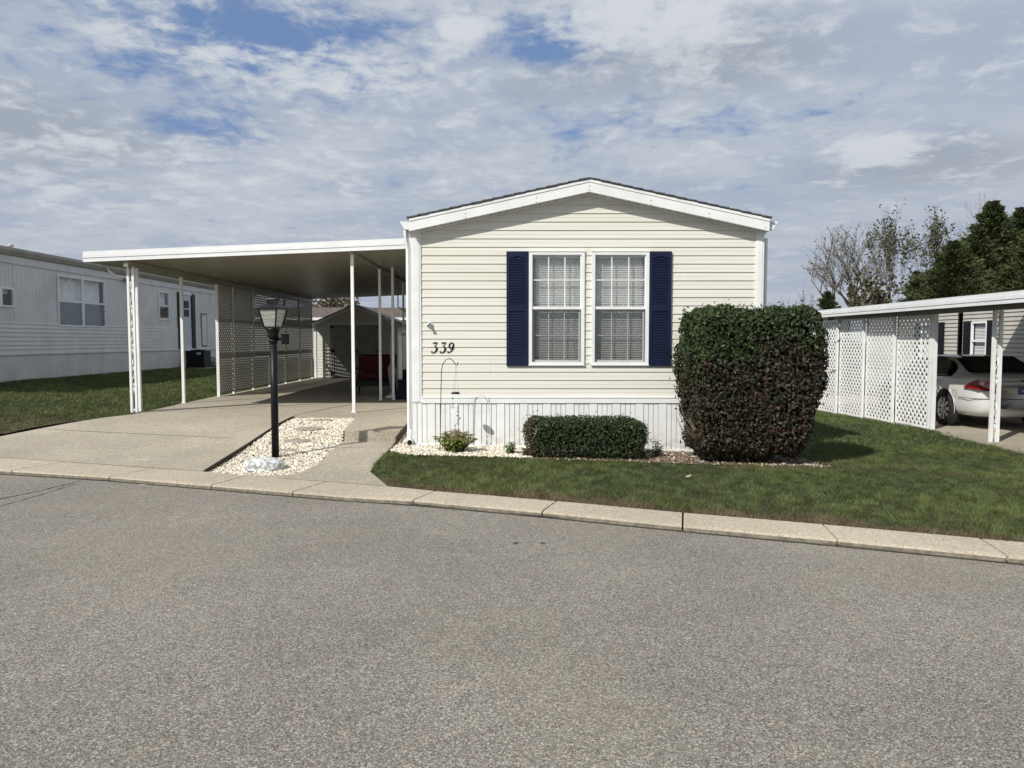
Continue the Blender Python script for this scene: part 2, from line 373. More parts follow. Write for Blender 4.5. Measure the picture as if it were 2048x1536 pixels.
# road: from the kerb to well behind the camera
mb = MB(); sheet(mb, [(p[0], p[1]+.05) for p in KF], [(-40,-14), (30,-14)], 60, 30, lambda x, y: 0*x, .0)
tag(mb.build('road', M['asphalt']), kind='structure')
mb = MB()
def ribbon(P, wd, z, mi=0, seed=1):
    r = random.Random(seed); Q = []
    for a, b in zip(P[:-1], P[1:]):
        for k in range(8): Q.append((lerp(a[0], b[0], k/8)+r.uniform(-.012,.012), lerp(a[1], b[1], k/8)+r.uniform(-.012,.012)))
    Q.append(P[-1][:2]); vs = []
    for i, q in enumerate(Q):
        a = Q[max(i-1, 0)]; b = Q[min(i+1, len(Q)-1)]; dx, dy = b[0]-a[0], b[1]-a[1]; l = math.hypot(dx, dy) or 1; ww = wd*r.uniform(.5, 1.2)
        zz = z(q[0], q[1]) if callable(z) else z
        vs += [(q[0]-dy/l*ww/2, q[1]+dx/l*ww/2, zz), (q[0]+dy/l*ww/2, q[1]-dx/l*ww/2, zz)]
    mb.add(vs, [(2*i, 2*i+1, 2*i+3, 2*i+2) for i in range(len(Q)-1)], mi)
ribbon([U(-200,1045), U(0,998), U(70,984), U(160,962)], .018, .004, 0, 3); ribbon([U(-200,1066), U(0,1013), U(80,990), U(150,968)], .013, .004, 0, 4)
tag(mb.build('tar_seam', M['tar']), kind='structure')
# kerb in separate slabs with open joints
JN = [(28,948,136,922), (218,962,316,935), (423,979,492,951), (588,991,655,962), (826,1010,871,981), (1084,1034,1113,1001), (1365,1063,1366,1024), (1675,1092,1645,1047), (2015,1126,1960,1075)]
mb = MB()
def kpt(side, x): return (x, float(kf(x) if side == 0 else kb(x)))
js = [(U(a, b)[0], U(c_, d, .08)[0]) for a, b, c_, d in JN]
js = [(-9.3-1.7*k, -9.0-1.7*k) for k in range(14, -1, -1)]+js+[(5.3+1.6*k, 5.2+1.6*k) for k in range(8)]
js = sorted(js)
for (a0, a1), (b0, b1) in zip(js[:-1], js[1:]):
    g = .007; n = 7; vs = []
    for i in range(n):
        t = i/(n-1); xf = lerp(a0+g, b0-g, t); xb = lerp(a1+g, b1-g, t); yf = float(kf(xf)); yb = float(kb(xb))
        zt = .05+random.uniform(-.002,.002)*0; zb = .075
        for s_, z in ((0, -.06), (0, .034), (.016, .048), (.10, .054), (1, zb), (1, -.06)):
            vs.append((lerp(xf, xb, s_), lerp(yf, yb, s_), z))
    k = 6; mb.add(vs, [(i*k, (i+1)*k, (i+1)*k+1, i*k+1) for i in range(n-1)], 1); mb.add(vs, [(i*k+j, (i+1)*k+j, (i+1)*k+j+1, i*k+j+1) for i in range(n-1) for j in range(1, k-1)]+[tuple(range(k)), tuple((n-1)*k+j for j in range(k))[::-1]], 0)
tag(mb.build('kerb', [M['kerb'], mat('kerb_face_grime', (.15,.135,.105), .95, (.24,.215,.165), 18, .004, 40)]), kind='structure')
mb = MB(); sheet(mb, KF, KB, 60, 3, lambda x, y: 0*x+.012, .0)
sheet(mb, [(p[0], p[1]-.03) for p in KF], [(p[0], p[1]+.012) for p in KF], 90, 2, lambda x, y: 0*x+.005)
tag(mb.build('kerb_bed', M['joint']), kind='structure')
# driveway
DL = [U(-120,905,.08), U(0,868,.19), U(130,848,.25), U(265,829,.3)]; DL += [(-6.9, 17, .3), (-6.95, 27, .3)]
DLk = [(-10.2, float(kb(-10.2)))]+[(p[0], p[1]) for p in DL]
DR = [(-3.62, float(kb(-3.62))), (-3.72, 10.5), (-3.78, 13.0), (-3.78, 17), (-3.78, 27)]
mb = MB(); sheet(mb, DLk, DR, 70, 14, lambda x, y: drive_z(y, x))
jz = lambda x, y: float(drive_z(y, x))+.005
def jline(a, b, wd=.014): ribbon([a, b], wd, jz, 1, 9)
sheet(mb, [(-3.78, 13.0), (-1.3, 13.0)], [(-3.78, 27), (-1.3, 27)], 6, 12, lambda x, y: drive_z(y))
jline(U(40,858,.2)[:2], U(470,874,.2)[:2]); jline(U(270,826,.3)[:2], U(820,799,.3)[:2], .02); jline((-3.78,13), (-3.3, 15.2), .02); jline((-3.3,15.2), (-3.3,26), .014)
jline((-2.6,13.35), (-1.4,14.0), .014); jline((-6.9,18.5), (-3.3,18.3)); jline((-6.9,22), (-3.3,22)); 
# slab edges
for P in (DLk, DR[:3]):
    a = [(p[0], p[1]) for p in P]; vs = []
    for x, y in a: vs += [(x, y, float(drive_z(y, x))), (x, y, -.1)]
    mb.add(vs, [(2*i, 2*i+1, 2*i+3, 2*i+2) for i in range(len(a)-1)], 0)
mb.box(-3.78, -2.62, 12.9, 13.0, 0, .299, 0)
tag(mb.build('driveway', [M['concrete'], M['joint']]), kind='structure')
# raised landing slab with its step, and the walkway that curves to the kerb
mb = MB(); P = [U(683,865,.3), U(797,866,.3), (-1.62,13.0,.3), U(716,833,.3)]
P[0] = (P[0][0], 10.75, .3); P[1] = (-1.62, 10.75, .3); P[3] = (-2.68, 13.0, .3)
mb.prism([(p[0], p[1], .0) for p in P], (0,0,.302))
mb.box(-1.62, -1.38, 12.2, 13.0, 0, .296)
tag(mb.build('landing_slab', M['concrete']), kind='structure')
def walk_z(x, y): k = kb(x); return .078+.064*smt((np.asarray(y)-k)/(10.76-k))
WL = [U(548,953,.08), U(590,949,.08), U(628,931,.1), U(655,912,.11), U(672,895,.13), (-2.45,10.76,.14)]
WR = [U(775,972,.08), U(740,943,.09), U(760,918,.11), U(782,900,.13), (-1.60,10.76,.14)]
WL[0] = (WL[0][0]-.25, float(kb(WL[0][0]-.25))-.004, .08); WR[0] = (WR[0][0], float(kb(WR[0][0]))-.004, .08)
mb = MB(); sheet(mb, WL, WR, 24, 10, walk_z)
a = [(p[0], p[1]) for p in WR]; vs = []
for x, y in a: vs += [(x, y, float(walk_z(x, y))), (x, y, -.1)]
mb.add(vs, [(2*i, 2*i+1, 2*i+3, 2*i+2) for i in range(len(a)-1)], 0)
wz = lambda x, y: float(walk_z(x, y))+.004
ribbon([U(650,898,.12)[:2], U(775,896,.12)[:2]], .012, wz, 1, 5)
tag(mb.build('walkway', [M['concrete'], M['joint']]), kind='structure')
# neighbour's driveway at the right
ND = [U(2300,945,-.06), U(2048,903,-.08), U(1880,866,-.1), (8.05,14.3,-.1), (7.72,19.2,-.17), (7.7,24,-.17)]
ND = [(8.3, 6.2, .0)]+ND
def nd_z(x, y): return -.10-.07*smt((np.asarray(y)-14)/6)+.12*smt((10-np.asarray(y))/4)
mb = MB(); sheet(mb, ND, [(14,6.2),(14,24)], 30, 8, nd_z, .01)
a = [(p[0], p[1]) for p in ND]; vs = []
for x, y in a: vs += [(x, y, float(nd_z(x, y))+.01), (x, y, -.3)]
mb.add(vs, [(2*i+1, 2*i, 2*i+2, 2*i+3) for i in range(len(a)-1)], 0)
tag(mb.build('neighbour_driveway', M['concrete']), kind='structure')
# lawns (thin soil sheets hugging the slabs; the grass itself grows below)
def g_right(x, y):
    z = ground_z(x, y); n = nd_z(x, y)-.02
    return np.where(x > 6.6, z+(n-z)*smt((x-6.6)/1.2), z)
FL_A = [(p[0], p[1]) for p in WR[::-1][1:]]
mb = MB()
sheet(mb, [(WR[0][0], WR[0][1])]+[(x, float(kb(x))+.004) for x in (-.6,0,1,2,3,4,5,6,7,8.3)], [(WR[1][0], WR[1][1]), (WR[2][0], WR[2][1])]+[(x, 9.5) for x in (-1.2,0,1,2,3,4,5,6,7)]+[(7.75, 10.5)], 50, 8, g_right)
sheet(mb, [(WR[2][0], WR[2][1]), (-.8,9.49), (3,9.49), (5,9.49), (7.0,9.49), (7.75,10.49)], [(WR[3][0], WR[3][1]), (-1.0,10.34), (3.4,10.34), (5.5, 11.5), (7,12), (7.9,12.5)], 40, 4, g_right)
sheet(mb, [(3.44,10.34), (5.5,11.5), (7,12), (7.9,12.5)], [(3.44,30), (5,30), (6,30), (7.7,30)], 20, 20, g_right)
tag(mb.build('front_lawn', M['turf']), kind='structure')
mb = MB(); sheet(mb, [(-30, 30), (-30, 24), (-30,20), (-30, float(kb(-30)))], [(-6.95,30), (-6.95,17), (DL[3][0], DL[3][1]), (DL[1][0], DL[1][1]), (DLk[0][0], DLk[0][1]+.01)], 60, 30, ground_z, -.012)
tag(mb.build('side_lawn', M['turf']), kind='structure')

# ---------------------------------------------------------------- gravel beds (pebbles)
def inpoly(px, py, poly):
    ins = np.zeros(len(px), bool); n = len(poly)
    for i in range(n):
        x0, y0 = poly[i]; x1, y1 = poly[(i+1) % n]
        if y0 == y1: continue
        c_ = ((y0 > py) != (y1 > py)) & (px < (x1-x0)*(py-y0)/(y1-y0)+x0); ins ^= c_
    return ins
ico_v = []; t_ = (1+5**.5)/2
for a, b in ((-1,t_),(1,t_),(-1,-t_),(1,-t_)): ico_v.append((a,b,0))
for a, b in ((-1,t_),(1,t_),(-1,-t_),(1,-t_)): ico_v.append((0,a,b))
for a, b in ((t_,-1),(t_,1),(-t_,-1),(-t_,1)): ico_v.append((a,0,b))
ico_v = np.array(ico_v); ico_v /= np.linalg.norm(ico_v, axis=1)[:, None]
ico_f = np.array([(0,11,5),(0,5,1),(0,1,7),(0,7,10),(0,10,11),(1,5,9),(5,11,4),(11,10,2),(10,7,6),(7,1,8),(3,9,4),(3,4,2),(3,2,6),(3,6,8),(3,8,9),(4,9,5),(2,4,11),(6,2,10),(8,6,7),(9,8,1)])
def pebbles(name, poly, n, zf, s0=.014, s1=.03, cols=((.72,.66,.52), (.60,.52,.40), (.80,.77,.68), (.50,.44,.36)), parent=None):
    P = np.array(poly); x = rng.uniform(P[:,0].min(), P[:,0].max(), n*3); y = rng.uniform(P[:,1].min(), P[:,1].max(), n*3)
    k = inpoly(x, y, poly); x, y = x[k][:n], y[k][:n]; n = len(x)
    s = rng.uniform(s0, s1, n); sc3 = np.c_[s*rng.uniform(.8,1.3,n), s*rng.uniform(.6,1.0,n), s*rng.uniform(.4,.7,n)]
    z = zf(x, y)+rng.uniform(-.2,.9,n)*s*.5
    v = ico_v[None]*(1+rng.normal(0,.09,(n,12,1)))*sc3[:,None]
    an = rng.uniform(0, 6.28, n); ti = rng.normal(0, .35, n); ca, sa = np.cos(an)[:,None], np.sin(an)[:,None]; ct, st = np.cos(ti)[:,None], np.sin(ti)[:,None]
    X, Y, Z = v[...,0], v[...,1], v[...,2]; Y, Z = Y*ct-Z*st, Y*st+Z*ct; X, Y = X*ca-Y*sa, X*sa+Y*ca
    co = np.stack([X+x[:,None], Y+y[:,None], Z+z[:,None]], -1).reshape(-1,3)
    idx = (ico_f[None]+(np.arange(n)*12)[:,None,None]).ravel()
    C = np.array(cols)[rng.integers(0, len(cols), n)]*rng.uniform(.8,1.12,(n,1)); C = np.repeat(np.clip(C,0,.85), 12, axis=0)
    o = fast_mesh(name, co, 3, idx, C, M['peb'], parent); return o
pm = leaf_mat('pebble', .8, 0.0, .2); M['peb'] = pm
bedA = [(p[0], p[1]) for p in WL]+[(-2.60,11.5), (-2.68,12.9), (-3.76,12.9), (-3.70,10.5), (-3.61,float(kb(-3.61))+.02)]
def bed_z(x, y): return drive_z(y)-.045
mb = MB(); sheet(mb, [(-3.75,12.95)]+[(p[0], p[1]) for p in DR[:3][::-1]], [(-2.6,12.95), (-2.4,10.76)]+[(p[0]+.02, p[1]) for p in WL[::-1][1:]], 24, 10, lambda x, y: np.minimum(bed_z(x, y), np.where(x > -2.9, .08+.3*(y-8.2)/5, 9)), -.01)
tag(mb.build('gravel_bed', M['mulch']), kind='structure')
bedz2 = lambda x, y: np.minimum(bed_z(x, y), np.where(x > -2.9, .085+.3*(y-8.2)/5, 9))
o = pebbles('white_pebbles', bedA, 9500, bedz2, .011, .026); tag(o, 'cream and white pebbles filling the strip between driveway and walkway', 'pebbles', kind='stuff')
bedB = [(-1.60,9.75), (-1.30,9.50), (.1,9.45), (.25,9.45), (.3,10.33), (-1.37,10.33), (-1.37,12.2), (-1.60,12.2)]
bedC = [(.1,9.42), (2.5,9.22), (3.9,9.2), (4.1,9.5), (3.7,10.0), (3.4,10.33), (.2,10.33)]
mb = MB(); sheet(mb, [(-1.60,9.72), (-1.3,9.5), (.1,9.45), (2.5,9.22), (3.95,9.2)], [(-1.6,10.34), (3.5,10.34), (3.9,9.9)], 40, 8, ground_z, .012); sheet(mb, [(-1.61,10.33), (-1.38,10.33)], [(-1.61,12.2), (-1.38,12.2)], 3, 6, lambda x, y: .15+.05*(y-10.3), .012)
tag(mb.build('planting_bed', M['mulch']), kind='structure')
def bzB(x, y): return np.where(y > 10.33, .15+.05*(y-10.3), ground_z(x, y))+.018
o = pebbles('white_pebbles', bedB, 4200, bzB, .012, .027); tag(o, 'cream pebbles along the foot of the white skirting left of the low hedge', 'pebbles', kind='stuff')
o = pebbles('bed_chips', bedC, 2600, lambda x, y: ground_z(x, y)+.014, .008, .024, ((.16,.11,.08), (.30,.24,.18), (.10,.075,.05), (.55,.50,.42), (.22,.16,.11))); tag(o, 'brown mulch and scattered pale chips under the two hedges', 'mulch', kind='stuff')

# ---------------------------------------------------------------- grass
def grass(name, poly, n, zf, label, hmin, hmax, wd, dry=None, excl=(), tone=1.0):
    P = np.array(poly); x = rng.uniform(P[:,0].min(), P[:,0].max(), n); y = rng.uniform(P[:,1].min(), P[:,1].max(), n)
    k = inpoly(x, y, poly)
    for e in excl: k &= ~inpoly(x, y, e)
    x, y = x[k], y[k]; n = len(x)
    cl = (np.sin(x*2.1+np.sin(y*1.7)*2)+np.sin(y*2.9+np.sin(x*2.3)*1.6)+np.sin((x+y)*5.3)*.5+np.sin(x*9.7-y*7.1)*.35)/2.85
    cl2 = (np.sin(x*.8-y*.6+1)+np.sin(y*1.1+x*.37))/2
    def hsh(s_, k_): q_ = np.sin(np.floor(x/s_+np.sin(y*5)*.4)*127.1+np.floor(y/(s_*1.5)+np.sin(x*4)*.4)*311.7+k_)*43758.5453; return q_-np.floor(q_)
    ct = .6*hsh(.07, 1)+.4*hsh(.19, 2); h = rng.uniform(hmin, hmax, n)*(1+.35*cl)*(.6+.8*ct); an = rng.uniform(0, 6.28, n); ww = wd*rng.uniform(.7,1.3,n)
    la = 6.28*hsh(.11, 5); le = rng.normal(0, .45, (n,2))*h[:,None]+np.c_[np.cos(la), np.sin(la)]*h[:,None]*.55
    z = zf(x, y)-.004
    co = np.empty((n,3,3)); dx, dy = np.cos(an)*ww/2, np.sin(an)*ww/2
    co[:,0] = np.c_[x-dx, y-dy, z]; co[:,1] = np.c_[x+dx, y+dy, z]; co[:,2] = np.c_[x+le[:,0], y+le[:,1], z+h]
    base = np.array([.130,.165,.052]); pale = np.array([.25,.255,.115]); deep = np.array([.052,.092,.030]); br = np.array([.235,.172,.102])
    u = rng.uniform(0,1,(n,1)); fine = np.sin(x*31+np.sin(y*27)*2)*np.sin(y*37+np.sin(x*23)*2)
    t = np.clip(.48+.55*cl+.30*cl2+.45*fine+rng.normal(0,.25,n), 0, 1)[:,None]
    C = deep*(1-t)+base*t; C = C*rng.uniform(.6,1.4,(n,1))*(.50+1.0*ct[:,None]); C = np.where(u > .90, C*.4+pale*.6, C)
    st = np.clip((u-.965)*40, 0, 1); C = C*(1-st)+np.array([.28,.24,.13])*st
    if dry is not None:
        d = np.clip(dry(x, y)+rng.normal(0,.2,n), 0, 1)[:,None]; C = C*(1-d)+br*rng.uniform(.5,1.3,(n,1))*d
    C = C*tone
    o = fast_mesh(name, co.reshape(-1,3), 3, np.arange(3*n), np.repeat(C, 3, axis=0), M['blade']); return tag(o, label, 'grass', kind='stuff')
lp = [(WR[0][0]+.01, WR[0][1]+.02)]+[(x, float(kb(x))-.012+.012*math.sin(x*23)) for x in np.arange(-1.0,8.4,.4)]+[(8.2,6.6), (U(2300,945,-.06)[0]-.02, U(2300,945,-.06)[1]), (U(2048,903,-.08)[0]-.02, U(2048,903,-.08)[1]), (8.02,13.0), (8.0,14.3), (7.6,24), (3.5,24), (3.5,10.34), (-1.45,10.34), (WR[3][0], WR[3][1]), (WR[2][0], WR[2][1]), (WR[1][0], WR[1][1])]
def dryf(x, y):
    d = y-kb(x); wv = .19+.09*np.sin(x*3.1)+.06*np.sin(x*7.7)
    p1 = np.clip(1.6-d/wv, 0, 1)*.95
    q = np.abs((y-9.6)-(x-4.3)*-.55+.25*np.sin(x*1.3)); p2 = np.clip(1-q/.35, 0, 1)*np.clip((x-3.9)/.5,0,1)*np.clip((7.5-x)/1.5,0,1)*.45
    r = np.hypot((x-3.2)/1.4, (y-9.05)/.25); p3 = np.clip(1.2-r, 0, 1)*.5
    return np.maximum.reduce([p1, p2, p3])
ex = [bedB, [(.1,9.47), (2.5,9.27), (3.85,9.25), (4.0,9.5), (3.5,10.3), (.2,10.34)]]
grass('lawn_grass', [(p[0], min(p[1], 11.5)) for p in lp], 560000, g_right, 'short green turf in front of the cream home, browned along the kerb', .022, .048, .0055, dryf, ex)
grass('lawn_grass', [(3.5,11.5),(8.0,11.5),(8.0,14.3),(7.6,30),(3.5,30)], 90000, g_right, 'green turf running back between the cream home and the white lattice', .03, .06, .013)
lpoly = [(p[0]-.01, p[1]) for p in ([(-7.2,30),(-6.97,17)]+[(q[0]-.02, q[1]) for q in DL[::-1][2:]]+[(DLk[0][0]-.02, DLk[0][1]+.02)])]+[(-18, float(kb(-18))), (-18,30)]
grass('lawn_grass', lpoly, 330000, lambda x, y: ground_z(x, y)-.01, 'mown green turf between the driveway and the white neighbouring home', .03, .06, .013, lambda x, y: np.clip(.55-.0*x+.5*np.sin(x*.9+y*.6)*np.sin(y*1.3), 0, .45)*np.clip((14-y)/3,0,1)+.05)
# ================================================================ main home
YW = 10.34; HX0, HX1 = -1.38, 3.44; HXC = (HX0+HX1)/2
def sx(px): return (px-1024)/145.07
def sz(py): return CAMH+(681-py)/145.07
EAVE, PEAK = 3.17, 3.69          # underside heights of the roof plane at the wall
def roof_under(x): return lerp(PEAK, EAVE, min(1, abs(x-HXC)/(HX1-HXC)))
home = thing('mobile_home', 'cream vinyl sided gabled home numbered 339 with navy shutters', 'house', (HXC, YW+9, .14))
openings = []
WINX = [(sx(1057.5), sx(1168)), (sx(1182), sx(1296))]; WZ0, WZ1 = sz(729), sz(505.5)
def siding(xa, xb, za, zb, yw, parent, m, openings=(), gable=None, ex=.1138, lip=.013, name='siding', face=-1, seams=()):
    mb = MB(); z = za
    def piece(x0, x1, z0, z1, d0, d1):
        # d = outward distance
        if x1-x0 < .004: return
        xs0 = xs1 = None
        a0, b0, a1, b1 = x0, x1, x0, x1
        if gable:
            l0, r0 = gable(z0); l1, r1 = gable(z1)
            a0, b0, a1, b1 = max(x0, l0), min(x1, r0), max(x0, l1), min(x1, r1)
            if b0-a0 < .01: return
            if b1 < a1: a1 = b1 = (a1+b1)/2
            a1 = min(a1, b1)
        mb.add([(a0, yw-d0, z0), (b0, yw-d0, z0), (b1, yw-d1, z1), (a1, yw-d1, z1)], [(0,1,2,3)])
        if d0 > .008: mb.add([(a0, yw-d0, z0), (b0, yw-d0, z0), (b0, yw, z0), (a0, yw, z0)], [(3,2,1,0)])
    while z < zb-1e-4:
        z1 = min(z+ex, zb)
        # double-course profile: lip, flat half, small step, flat half
        prof = [(z, lip), (z+ex*.46, lip*.52), (z+ex*.50, lip*.62), (z+ex, .001)]
        cuts = sorted(set([z, z1]+[o[k] for o in openings for k in (2,3) if z < o[k] < z1]+[p[0] for p in prof[1:3] if p[0] < z1]))
        def dd(zz):
            for (p0, d0), (p1, d1) in zip(prof[:-1], prof[1:]):
                if p0-1e-9 <= zz <= p1+1e-9: return lerp(d0, d1, (zz-p0)/(p1-p0))
            return .001
        for c0, c1 in zip(cuts[:-1], cuts[1:]):
            mid = (c0+c1)/2; segs = [(xa, xb)]
            for o in openings:
                if o[2] < mid < o[3]:
                    ns = []
                    for s in segs:
                        if o[0] > s[0]: ns.append((s[0], min(s[1], o[0])))
                        if o[1] < s[1]: ns.append((max(s[0], o[1]), s[1]))
                    segs = [s for s in ns if s[1]-s[0] > 0]
            for s in segs: piece(s[0], s[1], c0, c1, dd(c0+1e-6 if c0 == z else c0), dd(c1-1e-6))
        for (sxx, k0, k1) in seams:
            if k0 <= z < k1: mb.add([(sxx, yw-lip-.003, z-.004), (sxx+.006, yw-lip-.003, z-.004), (sxx+.006, yw-.004, z1-.004), (sxx, yw-.004, z1-.004)], [(0,1,2,3)])
        z = z1
    return mb.build(name, m, parent)
def gab(z):
    if z <= EAVE: return (HX0, HX1)
    t = max(0.0, (PEAK-z)/(PEAK-EAVE)); hw = (HX1-HX0)/2*t
    return (HXC-hw, HXC+hw)
ops = [(a+.02, b-.02, WZ0+.02, WZ1-.02) for a, b in WINX]
siding(HX0+.12, HX1-.10, sz(793), PEAK, YW, home, M['cream'], ops, gab, ex=(sz(529)-sz(793))/16.0, name='siding', seams=((sx(1372), 2.75, 3.0), (sx(980), 1.05, 1.3), (sx(1372), 2.4, 2.6)))
# body behind the siding (sides and back), open where the windows are
mb = MB(); yb = YW+.02; Y1 = YW+18
mb.box(HX0+.02, HX0+.10, YW+.03, Y1, .14, EAVE); mb.box(HX1-.10, HX1-.02, YW+.03, Y1, .08, EAVE); mb.box(HX0+.1, HX1-.1, Y1-.1, Y1, .1, EAVE); mb.box(HX0+.1, HX1-.1, YW+.5, Y1-.1, .70, .75)
mb.box(HX0+.1, HX1-.1, YW+.02, Y1-.1, 3.02, 3.06)
mb.build('wall', M['cream'], home)
mb = MB(); mb.box(HX0+.12, HX1-.12, YW+1.6, YW+1.65, .78, 3.0); mb.build('interior_partition', mat('interior_wall', (.30,.28,.25), .8), home)
# corner posts
for x0, x1 in ((HX0, HX0+.135), (HX1-.115, HX1)):
    mb = MB(); mb.box(x0, x1, YW-.022, YW+.13, .745, EAVE-.02); mb.box(x0+.025, x1-.025, YW-.028, YW-.0221, .76, EAVE-.03); mb.build('corner_post', M['white'], home)
# starter trim and skirting
mb = MB(); mb.box(HX0+.136, HX1-.116, YW-.03, YW, sz(806), sz(793)); mb.box(HX0+.136, HX1-.116, YW-.036, YW-.0301, sz(796), sz(793.5)); mb.build('skirt_trim', M['white'], home)
mb = MB(); zt = sz(806)
x = HX0; zb_ = lambda x: .14-.0245*(x+1.4)+.045
per = .32; x = HX0+.0; pts = []
while x < HX1:
    for d in (0, .068, .136, .204):
        if x+d > HX0: pts.append(x+d)
    x += per
pts = [p for p in pts if p < HX1-.01]+[HX1]; pts = [HX0]+pts if pts[0] > HX0 else pts
for i, (a, b) in enumerate(zip(pts[:-1], pts[1:])):
    d = .012 if i % 4 != 3 else .018; g = .005
    z0 = zb_((a+b)/2)
    mb.add([(a, YW+.01, z0), (a+g, YW-d, z0), (b-g, YW-d, z0), (b, YW+.01, z0), (a, YW+.01, zt), (a+g, YW-d, zt), (b-g, YW-d, zt), (b, YW+.01, zt)], [(0,1,5,4), (1,2,6,5), (2,3,7,6)])
mb.box(HX0, HX0+.02, YW+.011, YW+18, .16, zt); mb.box(HX1-.02, HX1, YW+.011, YW+18, .06, zt)
mb.build('skirting', M['skirt'], home)
mb = MB(); mb.prism([(HX0, YW-.035, zb_(HX0)-.03), (HX1, YW-.035, zb_(HX1)-.03), (HX1, YW-.035, zb_(HX1)), (HX0, YW-.035, zb_(HX0))], (0, .03, 0)); mb.build('skirt_track', M['white'], home)
mb = MB(); mb.prism([(HX0-.05, YW-.10, .06), (1.2, YW-.10, .03), (1.2, YW-.10, .105), (HX0-.05, YW-.10, .165)], (0, .4, 0)); mb.build('footing', M['concrete'], home)
# roof, stepped shingle courses
RF = YW-.16; RB = Y1+.2; rise = (PEAK-EAVE)/((HX1-HX0)/2); oh = .015
RX0, RX1 = HX0-.005, HX1+.02; hw = (RX1-RX0)/2; cxr = (RX0+RX1)/2
def zroof(x): return PEAK+.045-abs(x-cxr)*rise
mb = MB()
for sgn in (-1, 1):
    ncs = 17; stp = (hw+.03)/ncs
    for k in range(ncs):
        a = cxr+sgn*k*stp; b = cxr+sgn*(k+1)*stp; za, zb2 = zroof(a)+.04, zroof(b)+.04
        yj = RF-.022+random.uniform(-.004, .004)
        mb.prism([(a, yj, za+.004), (b, yj, zb2+.013), (b, yj, zb2-.006), (a, yj, za-.012)], (0, RB-RF, 0))
mb.build('shingle_roof', M['shingle'], home)
mb = MB()
for sgn in (-1, 1):
    e = cxr+sgn*hw; z0, z1 = zroof(cxr), zroof(e)
    mb.prism([(cxr, RF+.03, z0+.02), (e, RF+.03, z1+.02), (e, RF+.03, z1-.015), (cxr, RF+.03, z0-.015)], (0, RB-RF-.05, 0))
mb.build('roof_deck', M['dark'], home)
# rake fascia boards
mb = MB()
for sgn in (-1, 1):
    e = cxr+sgn*hw; z0, z1 = zroof(cxr)+.022, zroof(e)+.022
    mb.prism([(cxr, RF, z0-.038), (e, RF, z1-.038), (e, RF, z1-.160), (cxr, RF, z0-.160)], (0, .022, 0))
    mb.prism([(cxr, RF-.008, z0), (e, RF-.008, z1), (e, RF-.008, z1-.037), (cxr, RF-.008, z0-.037)], (0, .03, 0))
    mb.prism([(cxr, RF+.0, z0-.1601), (e, RF+.0, z1-.1601), (e, RF+.0, z1-.166), (cxr, RF+.0, z0-.166)], (0, .04, 0))
mb.build('rake_fascia', M['white'], home)
for px, py in ((931,427),(1073,396),(1179,372),(1302,401),(1419,427),(1532,455)):
    q = D(px, py, RF)
    for dz in (0, -.056): mb = MB(); mb.box(q[0]-.006, q[0]+.006, RF-.003, RF, q[2]+dz-.006, q[2]+dz+.006); mb.build('fascia_nail', M['grey'], home)
# vented soffit under the rake
mb = MB()
for sgn in (-1, 1):
    n = 22; st = (hw)/n
    for k in range(n):
        a = cxr+sgn*(k*st+.006); b = cxr+sgn*((k+1)*st-.006); za, zb2 = zroof(a)-.128, zroof(b)-.128
        mb.prism([(a, RF+.024, za), (b, RF+.024, zb2), (b, RF+.024, zb2-.012), (a, RF+.024, za-.012)], (0, YW-RF-.02, 0))
    a, b = cxr, cxr+sgn*hw; mb.prism([(a, RF+.03, zroof(a)-.10), (b, RF+.03, zroof(b)-.10), (b, RF+.03, zroof(b)-.12), (a, RF+.03, zroof(a)-.12)], (0, YW-RF, 0), 1)
    # J-trim where siding meets the soffit
    mb.prism([(a, YW-.024, zroof(a)-.142), (b, YW-.024, zroof(b)-.142), (b, YW-.024, zroof(b)-.168), (a, YW-.024, zroof(a)-.168)], (0, .022, 0), 0)
mb.build('soffit', [M['white'], M['dark']], home)
# gutters along both sides
for sgn, X in ((-1, RX0), (1, RX1)):
    z1 = zroof(X)+.0; mb = MB(); o = sgn
    prof = [(X, z1-.01), (X+o*.125, z1-.005), (X+o*.125, z1-.02), (X+o*.10, z1-.06), (X+o*.07, z1-.115), (X, z1-.115)]
    mb.prism([(p, RF+.05, q) for p, q in prof], (0, RB-RF-.1, 0)); mb.build('gutter', M['white2'], home)
# downspout at the left corner with its elbow and outlet
mb = MB(); xd = HX0-.045
mb.tube([(RX0-.06, RF+.14, zroof(RX0)-.115), (RX0-.06, RF+.16, zroof(RX0)-.19), (xd, YW+.05, zroof(RX0)-.36), (xd, YW+.05, .36)], .034, 4, sm=False)
mb.tube([(xd, YW+.05, .36), (xd+.0, YW+.03, .26), (xd+.02, YW-.08, .215)], .036, 8)
mb.build('downspout', M['white2'], home)
mb = MB(); mb.tube([(xd+.02, YW-.078, .215), (xd+.024, YW-.135, .205)], .046, 14, sm=True); mb.build('drain_outlet', M['white2'], home)
mb = MB(); mb.tube([(xd+.024, YW-.128, .206), (xd+.0245, YW-.1365, .2048)], .036, 14); mb.build('outlet_opening', M['dark'], home)
mb = MB(); mb.tube([(HX1+.045, YW+.06, 3.0), (HX1+.045, YW+.06, .1)], .03, 4, sm=False); mb.build('downspout', M['white2'], home)

